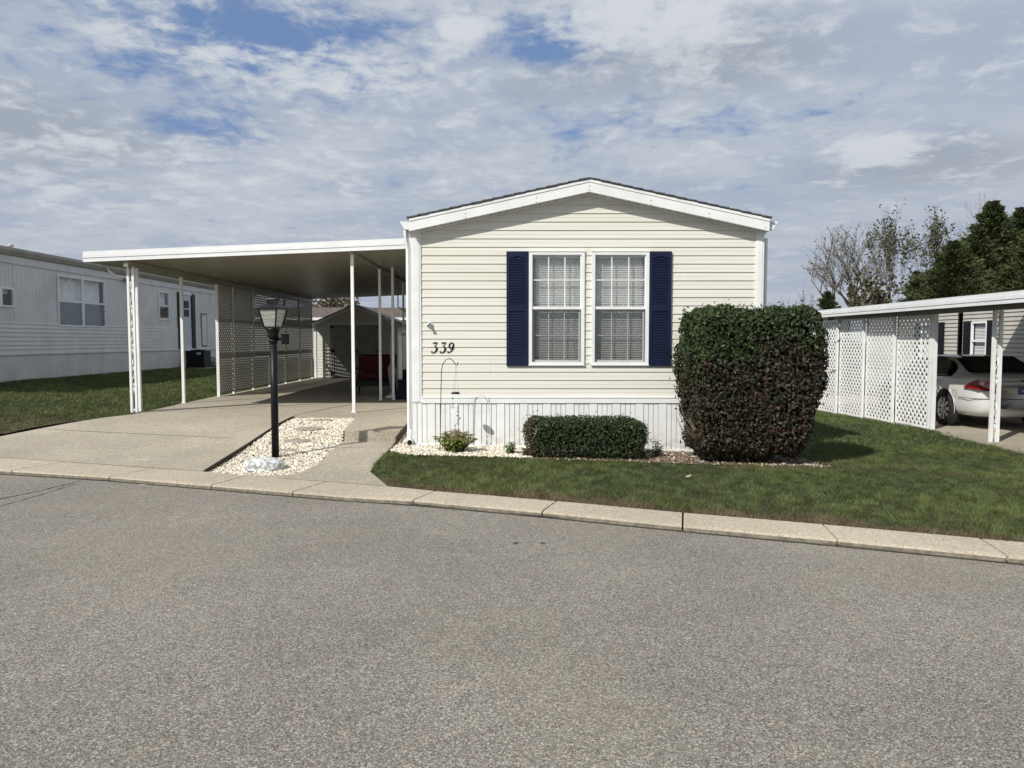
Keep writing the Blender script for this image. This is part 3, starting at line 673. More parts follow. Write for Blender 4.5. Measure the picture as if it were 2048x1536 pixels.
# windows
def house_window(x0, x1, z0, z1, parent, name='window', blind=True):
    y = YW; fw = .045
    f = MB()
    # outer frame with two reveals
    for (a, b, c_, d) in ((x0, x1, z1-.042, z1), (x0, x1, z0, z0+.036), (x0, x0+fw, z0+.036, z1-.042), (x1-fw, x1, z0+.036, z1-.042)): f.box(a, b, y-.034, y+.05, c_, d)
    for (a, b, c_, d) in ((x0-.006, x1+.006, z1, z1+.008), (x0-.006, x1+.006, z0-.012, z0)): f.box(a, b, y-.042, y+.0, c_, d)
    wf = f.build(name, M['white'], parent)
    zm = lerp(z0, z1, .5)
    # upper sash
    s = MB(); a, b = x0+fw, x1-fw
    s.box(a, b, y-.02, y+.02, zm-.012, zm+.026); s.box(a, b, y-.015, y+.015, z1-.052, z1-.042); s.box(a, a+.012, y-.014, y+.015, zm+.026, z1-.052); s.box(b-.012, b, y-.014, y+.015, zm+.026, z1-.052)
    w3 = (b-a)/3
    for k in (1, 2): s.box(a+w3*k-.007, a+w3*k+.007, y-.006, y+.004, zm+.026, z1-.052)
    s.box(a+.012, b-.012, y-.0065, y+.0035, (zm+z1)/2-.005, (zm+z1)/2+.009)
    s2 = MB(); a2, b2 = x0+fw+.012, x1-fw-.012
    s2.box(a2, b2, y+.012, y+.032, zm-.034, zm-.0125); s2.box(a2, b2, y+.012, y+.032, z0+.036, z0+.066); s2.box(a2, a2+.02, y+.012, y+.032, z0+.066, zm-.034); s2.box(b2-.02, b2, y+.012, y+.032, z0+.066, zm-.034)
    w3 = (b2-a2)/3
    for k in (1, 2): s2.box(a2+w3*k-.005, a2+w3*k+.005, y+.02, y+.028, z0+.066, zm-.034)
    s2.box(a2+.02, b2-.02, y+.0195, y+.0275, (zm+z0)/2+.012, (zm+z0)/2+.022)
    s.build('sash', M['white'], wf); s2.build('sash', M['white'], wf)
    g = MB(); g.add([(a, y+.002, zm), (b, y+.002, zm), (b, y+.002, z1-.05), (a, y+.002, z1-.05)], [(0,1,2,3)]); g.build('pane', M['glass'], wf)
    g = MB(); g.add([(a2, y+.025, z0+.05), (b2, y+.025, z0+.05), (b2, y+.025, zm-.02), (a2, y+.025, zm-.02)], [(0,1,2,3)]); g.build('pane', M['glass'], wf)
    # insect-screen tracks
    for u0, u1 in ((x0+fw, x0+fw+.006), (x1-fw-.006, x1-fw)): t = MB(); t.box(u0, u1, y-.012, y+.011, z0+.036, zm-.012); t.build('track', M['grey'], wf)
    t = MB(); t.add([(a, y+.008, z0+.036), (b, y+.008, z0+.036), (b, y+.008, zm-.013), (a, y+.008, zm-.013)], [(0,1,2,3)]); t.build('insect_screen', M['screen'], wf)
    # blinds
    bl = MB(); zz = z0+.03
    while zz < z1-.06:
        bl.add([(x0+.05, y+.075, zz), (x1-.05, y+.075, zz), (x1-.05, y+.095, zz+.008), (x0+.05, y+.095, zz+.008)], [(0,1,2,3)]); zz += .0245
    bl.box(x0+.05, x1-.05, y+.065, y+.10, z1-.075, z1-.045)
    for k in (.2, .8): xx = lerp(x0, x1, k); bl.box(xx-.0015, xx+.0015, y+.072, y+.074, z0+.04, z1-.07)
    bl.build('blind', M['blind'], wf)
    # gathered curtain behind the blind
    cu = MB(); n = 60; vs = []
    for i in range(n+1):
        u = i/n; xx = lerp(x0+.02, x1-.02, u); yy = y+.17+.022*math.sin(u*21+x0*9)+.010*math.sin(u*34+x0*5)
        vs += [(xx, yy, z0+.0), (xx, yy, z1)]
    cu.add(vs, [(2*i, 2*i+2, 2*i+3, 2*i+1) for i in range(n)], 0, True); cu.build('curtain', M['curtain'], wf)
    return wf
for a, b in WINX: house_window(a, b, WZ0, WZ1, home)
# shutters
def shutter(x0, x1, z0, z1, parent):
    y = YW-.012; mb = MB(); s = .042; zm = lerp(z0, z1, .505)
    mb.box(x0, x0+s, y-.026, y, z0, z1); mb.box(x1-s, x1, y-.026, y, z0, z1)
    mb.box(x0+s, x1-s, y-.026, y, z0, z0+.10); mb.box(x0+s, x1-s, y-.026, y, zm-.038, zm+.038)
    # arched top rail
    n = 10; za = z1-.085; vs = []
    for i in range(n+1):
        u = i/n; xx = lerp(x0+s, x1-s, u); zz = za+.022*math.exp(-((u-.5)/.22)**2); vs += [(xx, y-.026, zz), (xx, y-.026, z1), (xx, y-.004, zz)]
    mb.add(vs, [(3*i, 3*i+3, 3*i+4, 3*i+1) for i in range(n)]+[(3*i+2, 3*i+5, 3*i+3, 3*i) for i in range(n)])
    mb.box(x0+s, x1-s, y-.006, y, z0+.1, z1)
    for a, b in ((z0+.10, zm-.038), (zm+.038, z1-.085)):
        k = round((b-a)/.0215); st = (b-a)/k
        for i in range(k):
            z = a+i*st; mb.add([(x0+s, y-.022, z+.002), (x1-s, y-.022, z+.002), (x1-s, y-.008, z+st), (x0+s, y-.008, z+st), (x0+s, y-.008, z-.001), (x1-s, y-.008, z-.001)], [(0,1,2,3), (4,5,1,0)])
    mb.build('shutter', M['navy'], parent)
shutter(sx(1013), sx(1056.5), sz(731.5), sz(505), home); shutter(sx(1296.5), sx(1340), sz(731.5), sz(505), home)
# house numbers: italic strokes
def digit(kind, x, z, h, parent):
    def P(u, v): return (x+(u*.62+v*.20)*h, YW-.0125, z+v*h)
    if kind == '3': strokes = [([(.10,.86),(.14,.96),(.32,.985),(.55,.975),(.74,.98)], [.04,.10,.11,.10,.03]), ([(.74,.98),(.56,.80),(.38,.60)], [.03,.045,.05]), ([(.38,.60),(.58,.60),(.72,.50),(.78,.34),(.72,.16),(.52,.03),(.28,.0),(.10,.06)], [.04,.08,.13,.17,.15,.09,.06,.05]), ([(.04,.09),(.10,.05),(.16,.10),(.10,.15),(.04,.09)], [.07]*5)]
    else: strokes = [([(.42,.44),(.22,.52),(.14,.70),(.22,.90),(.46,.99),(.70,.90),(.78,.72),(.68,.54),(.42,.44)], [.07,.11,.15,.11,.06,.11,.15,.11,.07]), ([(.79,.76),(.78,.52),(.68,.28),(.48,.10),(.26,.02),(.10,.06)], [.15,.15,.12,.08,.06,.06]), ([(.04,.09),(.10,.05),(.16,.10),(.10,.15),(.04,.09)], [.07]*5)]
    mb = MB()
    for pts, wd in strokes:
        # resample smoothly
        q = []; ws = []
        for i in range(len(pts)-1):
            p0 = pts[max(i-1,0)]; p1 = pts[i]; p2 = pts[i+1]; p3 = pts[min(i+2,len(pts)-1)]
            for k in range(5):
                t = k/5; cr = lambda a,b,c_,d: .5*((2*b)+(-a+c_)*t+(2*a-5*b+4*c_-d)*t*t+(-a+3*b-3*c_+d)*t**3)
                q.append((cr(p0[0],p1[0],p2[0],p3[0]), cr(p0[1],p1[1],p2[1],p3[1]))); ws.append(lerp(wd[i], wd[i+1], t))
        q.append(pts[-1]); ws.append(wd[-1]); vs = []
        for i, (u, v) in enumerate(q):
            a = q[max(i-1,0)]; b = q[min(i+1,len(q)-1)]; du, dv = (b[0]-a[0])*.62, b[1]-a[1]; l = math.hypot(du, dv) or 1
            nu, nv = -dv/l*ws[i]/2, du/l*ws[i]/2
            for s in (1, -1):
                X, Y_, Z = P(u+s*nu/.62, v+s*nv); vs += [(X, Y_-.006, Z), (X, Y_, Z)]
        fs = []
        for i in range(len(q)-1):
            o = 4*i; n = o+4; fs += [(o, n, n+2, o+2), (o+1, o, n, n+1)[::-1], (o+3, o+2, n+2, n+3), (o+1, o+3, n+3, n+1)]
        mb.add(vs, fs)
    return mb.build('house_number', M['black'], parent)
for ch, px in (('3', 862), ('3', 879), ('9', 894)):
    digit(ch, sx(px), sz(705.5), .142, home)
# small wall floodlight
q = (sx(861), YW, sz(651)); mb = MB()
mb.lathe([(.0,0),(.038,0),(.038,.012),(.02,.02)], (0,0,0), 14); mb.v = [(q[0]+v[0], YW-.012-v[2], q[2]+.0+v[1]) for v in mb.v]
mb.tube([(q[0], YW-.03, q[2]), (q[0]-.005, YW-.055, q[2]+.012)], .010, 8); mb.tube([(q[0]-.012, YW-.05, q[2]+.05), (q[0]-.005, YW-.06, q[2]+.025)], .012, 8)
wl = mb.build('wall_light', M['white2'], home)
mb = MB(); mb.tube([(q[0]-.005, YW-.05, q[2]+.008), (q[0]-.015, YW-.095, q[2]-.010)], [.015, .024], 12); mb.build('wall_light_lens', mat('lens', (.25,.27,.29), .2), home)

# ================================================================ carport
cp = thing('carport', 'white aluminium carport beside the cream home, flat roof on slim posts over the driveway', 'carport', (-4.4, 19.5, .3))
CY0, CY1, CX0, CX1 = 13.3, 25.7, -7.55, -1.45
def croof(x): return lerp(2.985, 3.235, (x-CX0)/(CX1-CX0))       # underside height
PAN = mat('shaded_pan_aluminium', (.245,.235,.185), .38, (.215,.205,.16), 2, spec=.4)  # white panels; shade under the roof is put into this darker base colour
mb = MB(); ppw = .305; y = CY0+.03; k = 0
prof = []
while y < CY1-.02:
    prof += [(y, 0), (y+.012, -.0), (y+.016, .045), (y+.02, .045), (y+.024, 0), (y+ppw*.5, .008)]
    y += ppw
prof.append((CY1, 0)); vs = []
for yy, dz in prof: vs += [(CX0+.03, yy, croof(CX0)+dz), (CX1, yy, croof(CX1)+dz)]
mb.add(vs, [(2*i, 2*i+1, 2*i+3, 2*i+2) for i in range(len(prof)-1)])
mb.prism([(CX0+.03, CY0+.03, croof(CX0)+.06), (CX1, CY0+.03, croof(CX1)+.06), (CX1, CY0+.03, croof(CX1)+.07), (CX0+.03, CY0+.03, croof(CX0)+.07)], (0, CY1-CY0-.03, 0))
mb.build('roof_panel', PAN, cp)
mb = MB()                                        # three-step fascia, front, back and outer side
for (a, b, o) in ((0, .062, .0), (.064, .118, .010), (.120, .178, .0)):
    for yy, s in ((CY0, 1), (CY1, 1)):
        mb.prism([(CX0, yy-o, croof(CX0)+a), (CX1, yy-o, croof(CX1)+a), (CX1, yy-o, croof(CX1)+b), (CX0, yy-o, croof(CX0)+b)], (0, .03, 0))
    mb.box(CX0-o, CX0+.03, CY0+.031, CY1-.001, croof(CX0)+a, croof(CX0)+b)
mb.prism([(CX0+.0, CY0-.004, croof(CX0)-.0), (CX1, CY0-.004, croof(CX1)), (CX1, CY0-.004, croof(CX1)-.006), (CX0, CY0-.004, croof(CX0)-.006)], (0, .05, 0))
mb.build('fascia', M['white2'], cp)
PX = -6.82
mb = MB(); mb.box(PX-.04, PX+.04, CY0+.04, CY1-.05, croof(PX)-.115, croof(PX)-.004); mb.build('beam', PAN, cp)
mb = MB(); mb.box(-2.90, -2.82, CY0+.06, CY1-.05, croof(-2.86)-.05, croof(-2.86)-.004); mb.build('beam', PAN, cp)
def post(x, y, z1, w_=.045, name='post', z0=.302):
    m_ = MB(); m_.box(x-w_/2, x+w_/2, y-w_/2, y+w_/2, z0, z1); m_.box(x-w_*.8, x+w_*.8, y-w_*.8, y+w_*.8, z0-.001, z0+.012); return m_.build(name, M['white'], cp)
post(PX, 15.55, croof(PX)-.115, .055)
for x, y in ((-2.86, 13.52), (-2.86, 16.3), (-2.60, 16.42), (-2.87, 19.9)): post(x, y, croof(x)-.004 if x > -2.8 else croof(x)-.05, .052)
for y in (21.6, 25.6): post(PX, y, croof(PX)-.115, .05)
post(-2.86, 25.5, croof(-2.86)-.05)
def scroll_pair(parent, x, y, z0, z1, gap, ax, groups, w_=.045):
    """two square tubes with cast S-scrolls between; ax = unit vector from one tube to the other"""
    for s in (0, 1):
        m_ = MB(); X, Y_ = x+ax[0]*gap*s, y+ax[1]*gap*s; m_.box(X-w_/2, X+w_/2, Y_-w_/2, Y_+w_/2, z0, z1); m_.build('post', M['white'], parent)
    g0 = w_/2; g1 = gap-w_/2; wd = g1-g0; mid = (g0+g1)/2
    for gz in groups:
        m_ = MB(); P = []
        for s, zc_ in ((1, gz+.14), (-1, gz-.14)):
            sp = []
            for k in range(26):
                t = k/25*math.pi*2.3; r = wd*.44*(1-.62*k/25)
                sp.append((mid+s*r*math.cos(t)*1.0, zc_+s*r*math.sin(t)*1.3))
            P.append(sp)
            m_.tube([(x+ax[0]*u, y+ax[1]*u, v) for u, v in sp], .0075, 5)
            m_.tube([(x+ax[0]*u, y+ax[1]*u, v) for u, v in [(mid+s*wd*.44, zc_), (mid+s*wd*.40, gz+s*.07), (mid, gz)]], .0085, 5)
            # leaf finial
            m_.tube([(x+ax[0]*u, y+ax[1]*u, v) for u, v in [(mid, zc_+s*.05), (mid-s*wd*.2, zc_+s*.10), (mid, zc_+s*.17)]], [.006,.014,.004], 5)
        m_.build('scroll_casting', M['white'], parent)
scroll_pair(cp, PX-.055, 13.52, .3, croof(PX)-.10, .088, (1,0), (.95, 1.65, 2.35), .038); post(PX+.02, 13.68, croof(PX)-.11, .045)
# downspout from the outer gutter
mb = MB(); z = croof(CX0); mb.tube([(CX0+.12, 13.9, z), (CX0+.14, 13.9, z-.10), (CX0+.30, 13.85, z-.20), (PX-.12, 13.78, z-.24), (PX-.03, 13.74, z-.34), (PX-.03, 13.74, .34), (PX-.10, 13.66, .32)], .033, 6); mb.build('downspout', M['white2'], cp)

def lattice(parent, name, axis, fixed, a0, a1, z0, z1, step, sw, th, m, zslope=None, rails=(), frame=.03):
    """diagonal lattice panel in the plane axis=fixed, from a0..a1 along the other axis; two layers of flat strips"""
    mb = MB(); W_, H_ = a1-a0, z1-z0
    def pt(u, v, d): 
        zz = z0+v; 
        return (fixed+d, a0+u, zz) if axis == 'x' else (a0+u, fixed+d, zz)
    for layer, sgn in ((0, 1), (1, -1)):
        c_ = -H_
        while c_ < W_+H_:
            # line u = c + sgn*v (c shifts)
            base = c_ if sgn == 1 else c_
            # clip
            vs_ = []
            if sgn == 1: v0 = max(0, -base); v1 = min(H_, W_-base); u0, u1 = base+v0, base+v1
            else: v0 = max(0, base-W_); v1 = min(H_, base); u0, u1 = base-v0, base-v1
            if v1-v0 > .02:
                d0 = layer*th; hw_ = sw*.7071
                a = [pt(u0-hw_, v0, d0), pt(u0+hw_, v0, d0), pt(u1+hw_, v1, d0), pt(u1-hw_, v1, d0)]
                mb.prism(a, (th, 0, 0) if axis == 'x' else (0, th, 0))
            c_ += step
    if frame:
        for (b0, b1, c0, c1) in ((0, frame, 0, H_), (W_-frame, W_, 0, H_), (frame, W_-frame, 0, frame), (frame, W_-frame, H_-frame, H_)):
            p, q = pt(b0, c0, -.006), pt(b1, c1, 2*th+.006)
            mb.box(min(p[0],q[0]), max(p[0],q[0]), min(p[1],q[1]), max(p[1],q[1]), p[2], q[2])
    for r in rails:
        p, q = pt(frame, r-z0, -.012), pt(W_-frame, r-z0+.10, 2*th+.012)
        mb.box(min(p[0],q[0]), max(p[0],q[0]), min(p[1],q[1]), max(p[1],q[1]), p[2], q[2])
    return mb.build(name, m, parent)
LW = mat('shaded_lattice_vinyl', (.36,.35,.30), .5)  # white vinyl, coloured darker tan to stand in for carport shade
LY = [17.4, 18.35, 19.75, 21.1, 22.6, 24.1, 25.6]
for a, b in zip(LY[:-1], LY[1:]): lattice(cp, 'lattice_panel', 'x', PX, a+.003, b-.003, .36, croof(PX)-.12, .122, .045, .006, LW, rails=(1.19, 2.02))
for y in LY[:-1]:
    m_ = MB(); m_.box(PX-.03, PX+.035, y-.022, y+.022, .3, croof(PX)-.119); m_.build('post', M['white'], cp)
# awning arm hooked under the roof near the porch
aw = MB(); aw.tube([D(794, 576, 20), D(818, 583, 20)], .012, 6); aw.build('awning_rod', M['grey'], cp)
aw = MB(); aw.tube([(D(796,614,18.6)[0], 18.6, croof(-2.7)), D(796,608,18.6), D(796,614,18.6), D(806,620,18.6), D(819,627,18.6), D(824,655,18.6), D(813,657,18.6), D(822,690,18.6)], .014, 6); aw.build('awning_bracket', M['grey'], cp)

# ================================================================ shed at the back of the carport
YS = 25.95; SX0, SX1, SXP = -6.84, -3.95, -5.40
sh = thing('garden_shed', 'cream garden shed with double doors of diagonal boards under the far end of the carport', 'shed', (-5.4, YS+1.3, .3))
SE, SP = 2.20, 2.80
def sgab(z):
    if z <= SE: return (SX0, SX1)
    t = max(0.0, (SP-z)/(SP-SE)); return (SXP-(SXP-SX0)*t, SXP+(SX1-SXP)*t)
siding(SX0, SX1, .32, SP, YS, sh, M['cream'], [(-6.22, -4.55, .30, 2.14)], sgab, ex=.105, lip=.010, name='siding')
mb = MB(); mb.box(SX0, SX0+.05, YS+.01, YS+2.6, .3, SE); mb.box(SX1-.05, SX1, YS+.01, YS+2.6, .3, SE); mb.box(SX0, SX1, YS+2.55, YS+2.6, .3, SE); mb.build('wall', M['cream'], sh)
mb = MB(); mb.prism([(SX0-.12, YS-.16, SE-.05), (SXP, YS-.16, SP+.02), (SXP, YS-.16, SP+.05), (SX0-.12, YS-.16, SE-.02)], (0,2.9,0)); mb.prism([(SXP, YS-.16, SP+.02), (SX1+.42, YS-.16, SE-.15), (SX1+.42, YS-.16, SE-.12), (SXP, YS-.16, SP+.05)], (0,2.9,0)); mb.build('roof', M['shingle'], sh)
mb = MB(); mb.prism([(SX0-.12, YS-.155, SE-.16), (SXP, YS-.155, SP-.09), (SXP, YS-.155, SP+.015), (SX0-.12, YS-.155, SE-.055)], (0,.03,0)); mb.prism([(SXP, YS-.155, SP-.09), (SX1+.42, YS-.155, SE-.26), (SX1+.42, YS-.155, SE-.155), (SXP, YS-.155, SP+.015)], (0,.03,0)); mb.build('fascia', M['white'], sh)
mb = MB()
for x in (SX0, -6.36, SX1-.08): mb.box(x, x+.08, YS-.03, YS, .31, SE-.06 if x != -6.36 else 2.14)
mb.box(-6.36, -4.45, YS-.03, YS, 2.14, 2.22); mb.build('trim', M['white'], sh)
DB = mat('door_boards', (.36,.36,.33), .55, (.30,.30,.275), 4)
for x0, x1, sg in ((-6.24, -5.41, 1), (-5.39, -4.55, -1)):
    mb = MB(); mb.box(x0, x1, YS-.012, YS+.02, .34, 2.13)
    for a, b, c_, d in ((x0, x1, 2.03, 2.13), (x0, x1, .34, .44), (x0, x1, 1.18, 1.27), (x0, x0+.10, .44, 2.03), (x1-.10, x1, .44, 2.03)): mb.box(a, b, YS-.035, YS-.012, c_, d)
    dr = mb.build('door', DB, sh)
    mb = MB()
    for z0, z1, s_ in ((1.28, 2.02, -sg), (.45, 1.17, sg)):
        for k in range(-14, 22):
            u0 = x0+.1+k*.062; H_ = z1-z0
            pa, pb = (u0, z0), (u0+s_*H_, z1)
            # clip to door panel
            lo, hi = x0+.1, x1-.1; t0, t1 = 0.0, 1.0; dx_ = pb[0]-pa[0]
            ta, tb = (lo-pa[0])/dx_, (hi-pa[0])/dx_; t0, t1 = max(0, min(ta, tb)), min(1, max(ta, tb))
            if t1-t0 < .03: continue
            q0 = (pa[0]+dx_*t0, YS-.017, z0+H_*t0); q1 = (pa[0]+dx_*t1, YS-.017, z0+H_*t1); mb.bar(q0, q1, .016, .046, (0,-1,0)) if False else mb.bar(q0, q1, .046, .012, (0,-1,0))
    mb.build('diagonal_boards', DB, dr)
    xh = x0-.02 if sg == 1 else x1-.10
    for z in (.46, 1.22, 2.04): mb = MB(); mb.box(xh, xh+.13, YS-.048, YS-.036, z, z+.05); mb.box(xh+(0 if sg == 1 else .10), xh+(.03 if sg == 1 else .13), YS-.05, YS-.034, z-.05, z+.1); mb.build('hinge', M['black'], dr)
# ================================================================ red glider seat
gl = thing('glider_seat', 'black framed glider seat with red cushions standing under the carport', 'bench', (-3.25, 17.6, .3))
RED = mat('red_cushion', (.055,.0035,.006), .9, (.038,.002,.004), 12)
x0, x1, ys = -3.64, -2.78, 17.35
def pillow(mb, x0, x1, y0, y1, z0, z1, rn=.35, n=8):
    cx, cy, cz = (x0+x1)/2, (y0+y1)/2, (z0+z1)/2; hx, hy, hz = (x1-x0)/2, (y1-y0)/2, (z1-z0)/2; vs = []
    m_ = 14; k = 9
    for i in range(k):
        ph = -math.pi/2+math.pi*i/(k-1)
        for j in range(m_*2):
            th = math.pi*2*j/(m_*2); se = lambda v, e: math.copysign(abs(v)**e, v)
            vs.append((cx+hx*se(math.cos(ph), rn)*se(math.cos(th), rn), cy+hy*se(math.cos(ph), rn)*se(math.sin(th), rn), cz+hz*se(math.sin(ph), rn)))
    mb.add(vs, [(i*m_*2+j, i*m_*2+(j+1)%(m_*2), (i+1)*m_*2+(j+1)%(m_*2), (i+1)*m_*2+j) for i in range(k-1) for j in range(m_*2)], 0, True)
mb = MB(); pillow(mb, x0+.03, x1-.03, ys, ys+.52, .70, .86); mb.build('seat_cushion', RED, gl)
mb = MB(); pillow(mb, x0+.03, x1-.03, ys+.42, ys+.60, .84, 1.24); mb.build('back_cushion', RED, gl)
mb = MB()
for x in (x0, x1):
    mb.tube([(x, ys-.02, .32), (x, ys+.05, .36), (x, ys+.5, .36), (x, ys+.6, .32)], .018, 6); mb.tube([(x, ys+.03, .36), (x, ys+.0, .62), (x, ys+.02, .93), (x, ys+.30, .96), (x, ys+.52, .92)], .02, 6)
    mb.tube([(x, ys+.48, .36), (x, ys+.5, .68), (x, ys+.62, 1.25)], .02, 6)
mb.tube([(x0, ys, .66), (x1, ys, .66)], .02, 6); mb.tube([(x0, ys+.5, .68), (x1, ys+.5, .68)], .02, 6); mb.tube([(x0, ys+.62, 1.25), (x1, ys+.62, 1.25)], .02, 6); mb.box(x0, x1, ys, ys+.5, .665, .69)
mb.box(x0, x1, ys+.02, ys+.05, .54, .66)
mb.build('frame', M['black'], gl)
# ================================================================ porch steps with white railing
st = thing('porch_steps', 'dark blue carpeted porch steps with white railing against the side of the cream home', 'steps', (-2.0, 17.4, .3))
BLU = mat('blue_carpet', (.010,.014,.030), .95, (.016,.020,.042), 30)
mb = MB(); mb.box(-2.56, -1.42, 16.5, 20.0, .302, .51); mb.box(-2.56, -1.42, 16.80, 20.0, .51, .72); mb.box(-2.54, -1.42, 17.1, 20, .72, .93)
for y, z in ((16.5,.51), (16.8,.72), (17.1,.93)): mb.box(-2.57, -1.42, y-.03, y+.05, z-.025, z+.004)
mb.build('tread', BLU, st)
mb = MB()
for x, y, z0, z1 in ((-2.52, 17.0, .72, 1.72), (-2.50, 17.5, .93, 1.85), (-2.42, 18.1, .93, 1.85), (-2.2, 18.1, .93, 1.85)): mb = MB(); mb.box(x-.035, x+.035, y-.035, y+.035, z0, z1); mb.build('railing_post', M['white'], st)
mb = MB(); mb.bar((-2.52,17.0,1.68), (-2.50,18.1,1.85), .05, .04); mb.bar((-2.50,18.1,1.83), (-1.4,18.1,1.83), .05, .05); mb.bar((-2.50,18.1,1.2), (-1.4,18.1,1.2), .03, .03)
mb.build('handrail', M['white'], st)
# folded patio umbrella leaning by the steps
pu = thing('folded_umbrella', 'pale grey folded patio umbrella tied in the middle beside the porch steps', 'umbrella', (-2.72, 17.0, .3))
CLO = mat('umbrella_cloth', (.28,.28,.26), .9, (.22,.22,.21), 10)
mb = MB(); mb.lathe([(.02,0),(.055,.25),(.075,.5),(.03,.68),(.06,.75),(.075,.62)][:1]+[(.10,.62),(.085,.70),(.035,.80),(.05,.95),(.045,1.3),(.02,1.62)], (-2.72,17.0,.3), 12, sx=1, sy=.8); mb.build('canopy', CLO, pu)
mb = MB(); mb.tube([(-2.72,17.0,.30), (-2.72,17.0,2.0)], .014, 8); mb.lathe([(.16,.0),(.16,.03),(.05,.07),(.03,.12)], (-2.72,17.0,.302), 14); mb.build('pole', M['white'], pu)

# ================================================================ lamp post in the gravel bed
lz = .085; lc = U(551, 913, lz); LXc, LYc = lc[0], lc[1]
lp_ = thing('lamp_post', 'black lamp post with four-sided lantern rising from the pebble bed', 'lamp post', (LXc, LYc, lz))
mb = MB(); mb.tube([(LXc, LYc, lz-.05), (LXc, LYc, 1.66)], .047, 20); mb.lathe([(.047,0),(.055,.005),(.055,.05),(.047,.06)], (LXc,LYc,1.56), 20); mb.build('pole', M['black'], lp_)
hz0 = D(551, 655, LYc)[2]; hz1 = D(551, 618, LYc)[2]
mb = MB(); mb.lathe([(.05,0),(.075,.01),(.065,.05),(.085,.10),(.10,.13)], (LXc, LYc, hz0-.14), 16); mb.build('neck', M['black'], lp_)
ln = MB(); r4 = math.radians(45-14)
rb, rt = .115, .184
def sq(r, z): return [(LXc+r*math.cos(r4+k*math.pi/2), LYc+r*math.sin(r4+k*math.pi/2), z) for k in range(4)]
B4, T4 = sq(rb, hz0), sq(rt, hz1)
for k in range(4):
    ln.bar(B4[k], T4[k], .016, .016); ln.bar(B4[k], B4[(k+1)%4], .02, .02); ln.bar(T4[k], T4[(k+1)%4], .022, .022)
ln.add(sq(rb+.008, hz0-.012)+sq(rb+.008, hz0+.004), [(3,2,1,0),(4,5,6,7)]+[(k,(k+1)%4,4+(k+1)%4,4+k) for k in range(4)])
lan = ln.build('lantern_frame', M['black'], lp_)
g = MB(); a = sq(rb-.004, hz0+.006)+sq(rt-.008, hz1-.006); g.add(a, [(k,(k+1)%4,4+(k+1)%4,4+k) for k in range(4)])
fr_ = mat('frosted_lamp_glass', (.34,.34,.30), .3, (.22,.225,.20), 7, spec=.6, stretch=(1,1,6)); g.build('lantern_glass', fr_, lan)
t = MB()
def ringq(lst):
    vs = []; 
    for r, z in lst: vs += sq(r, z)
    n = len(lst); t.add(vs, [(i*4+k, i*4+(k+1)%4, (i+1)*4+(k+1)%4, (i+1)*4+k) for i in range(n-1) for k in range(4)]+[(3,2,1,0), tuple((n-1)*4+k for k in range(4))])
ringq([(rt+.010, hz1-.004), (rt+.010, hz1+.008), (rt-.03, hz1+.035), (.095, hz1+.062)]); ringq([(.076, hz1+.063), (.078, hz1+.118), (.090, hz1+.122), (.082, hz1+.136), (.03, hz1+.145)])
t.lathe([(.012,0),(.016,.012),(.006,.028),(.012,.036),(.002,.05)], (LXc,LYc,hz1+.143), 10); t.build('lantern_roof', M['black'], lan)
q = D(569, 679, LYc-.02); mb = MB(); mb.box(q[0]-.035, q[0]+.04, LYc-.045, LYc+.04, q[2]-.062, q[2]+.062); mb.box(q[0]-.04, q[0]+.045, LYc-.05, LYc+.045, q[2]+.0621, q[2]+.07); mb.bar((LXc, LYc, q[2]), (q[0], LYc, q[2]), .03, .03); mb.build('sensor_box', mat('dark_grey_plastic', (.010,.010,.012), .85, spec=.1), lp_)

# white painted boulder at its foot
def rock(c, rx, ry, rz, n=3, seed=1, rough=.08):
    import bmesh as bm_
    b = bm_.new(); bm_.ops.create_icosphere(b, subdivisions=n+1, radius=1); r = random.Random(seed); ph = [r.uniform(0, 6) for _ in range(6)]
    vs = []; 
    for v in b.verts:
        x, y, z = v.co; d = 1+rough*(math.sin(x*3.1+ph[0])+math.sin(y*4.3+ph[1])+math.sin(z*5.1+ph[2])+.6*math.sin(x*9+y*7+ph[3])+.5*math.sin(y*13-z*9+ph[4]))/3
        zz = z*d; zz = zz if zz > -.3 else -.3
        vs.append((c[0]+x*d*rx, c[1]+y*d*ry, c[2]+zz*rz))
    fs = [tuple(v.index for v in f.verts) for f in b.faces]; b.free(); return vs, fs
BO = mat('flaking_white_paint', (.66,.67,.66), .7, (.33,.34,.335), 24, .006, 40, detail=6, lo=.50, hi=.54)
c_ = U(526, 932, .09); mb = MB(); vs, fs = rock((c_[0], c_[1]+.05, .08), .245, .19, .115, 4, 5, .10); mb.add(vs, fs, 0, True)
tag(mb.build('boulder', BO, origin=(c_[0], c_[1]+.05, .08)), 'low rounded boulder with flaking white paint at the foot of the lamp post', 'rock')
# flat stepping stones
ST = mat('slate_stone', (.33,.30,.25), .9, (.25,.225,.185), 9, .004, 30)
for px, py, rx, lab in ((640,841,.21,'grey stepping stone at the back of the pebble bed, nearest the slim carport post'), (619,858,.24,'largest flat grey stepping stone, in the middle of the pebble bed'), (596,883,.235,'flat grey stepping stone level with the step of the landing, right of the lamp post'), (576,902,.18,'small grey stepping stone half sunk in pebbles just behind the lamp post')):
    z = .24 if py < 850 else .2 if py < 870 else .14 if py < 890 else .11
    c_ = U(px, py, z); z = float(bedz2(np.array([c_[0]]), np.array([c_[1]]))[0])+.002; c_ = U(px, py, z); mb = MB(); vs, fs = rock((0,0,0), rx, .15, .028, 2, px, .18); mb.add([(c_[0]+v[0], c_[1]+v[1], z+v[2]) for v in vs], fs, 0, True)
    tag(mb.build('stepping_stone', ST, origin=(c_[0], c_[1], z)), lab, 'stepping stone', 'stepping stones in the pebble bed')
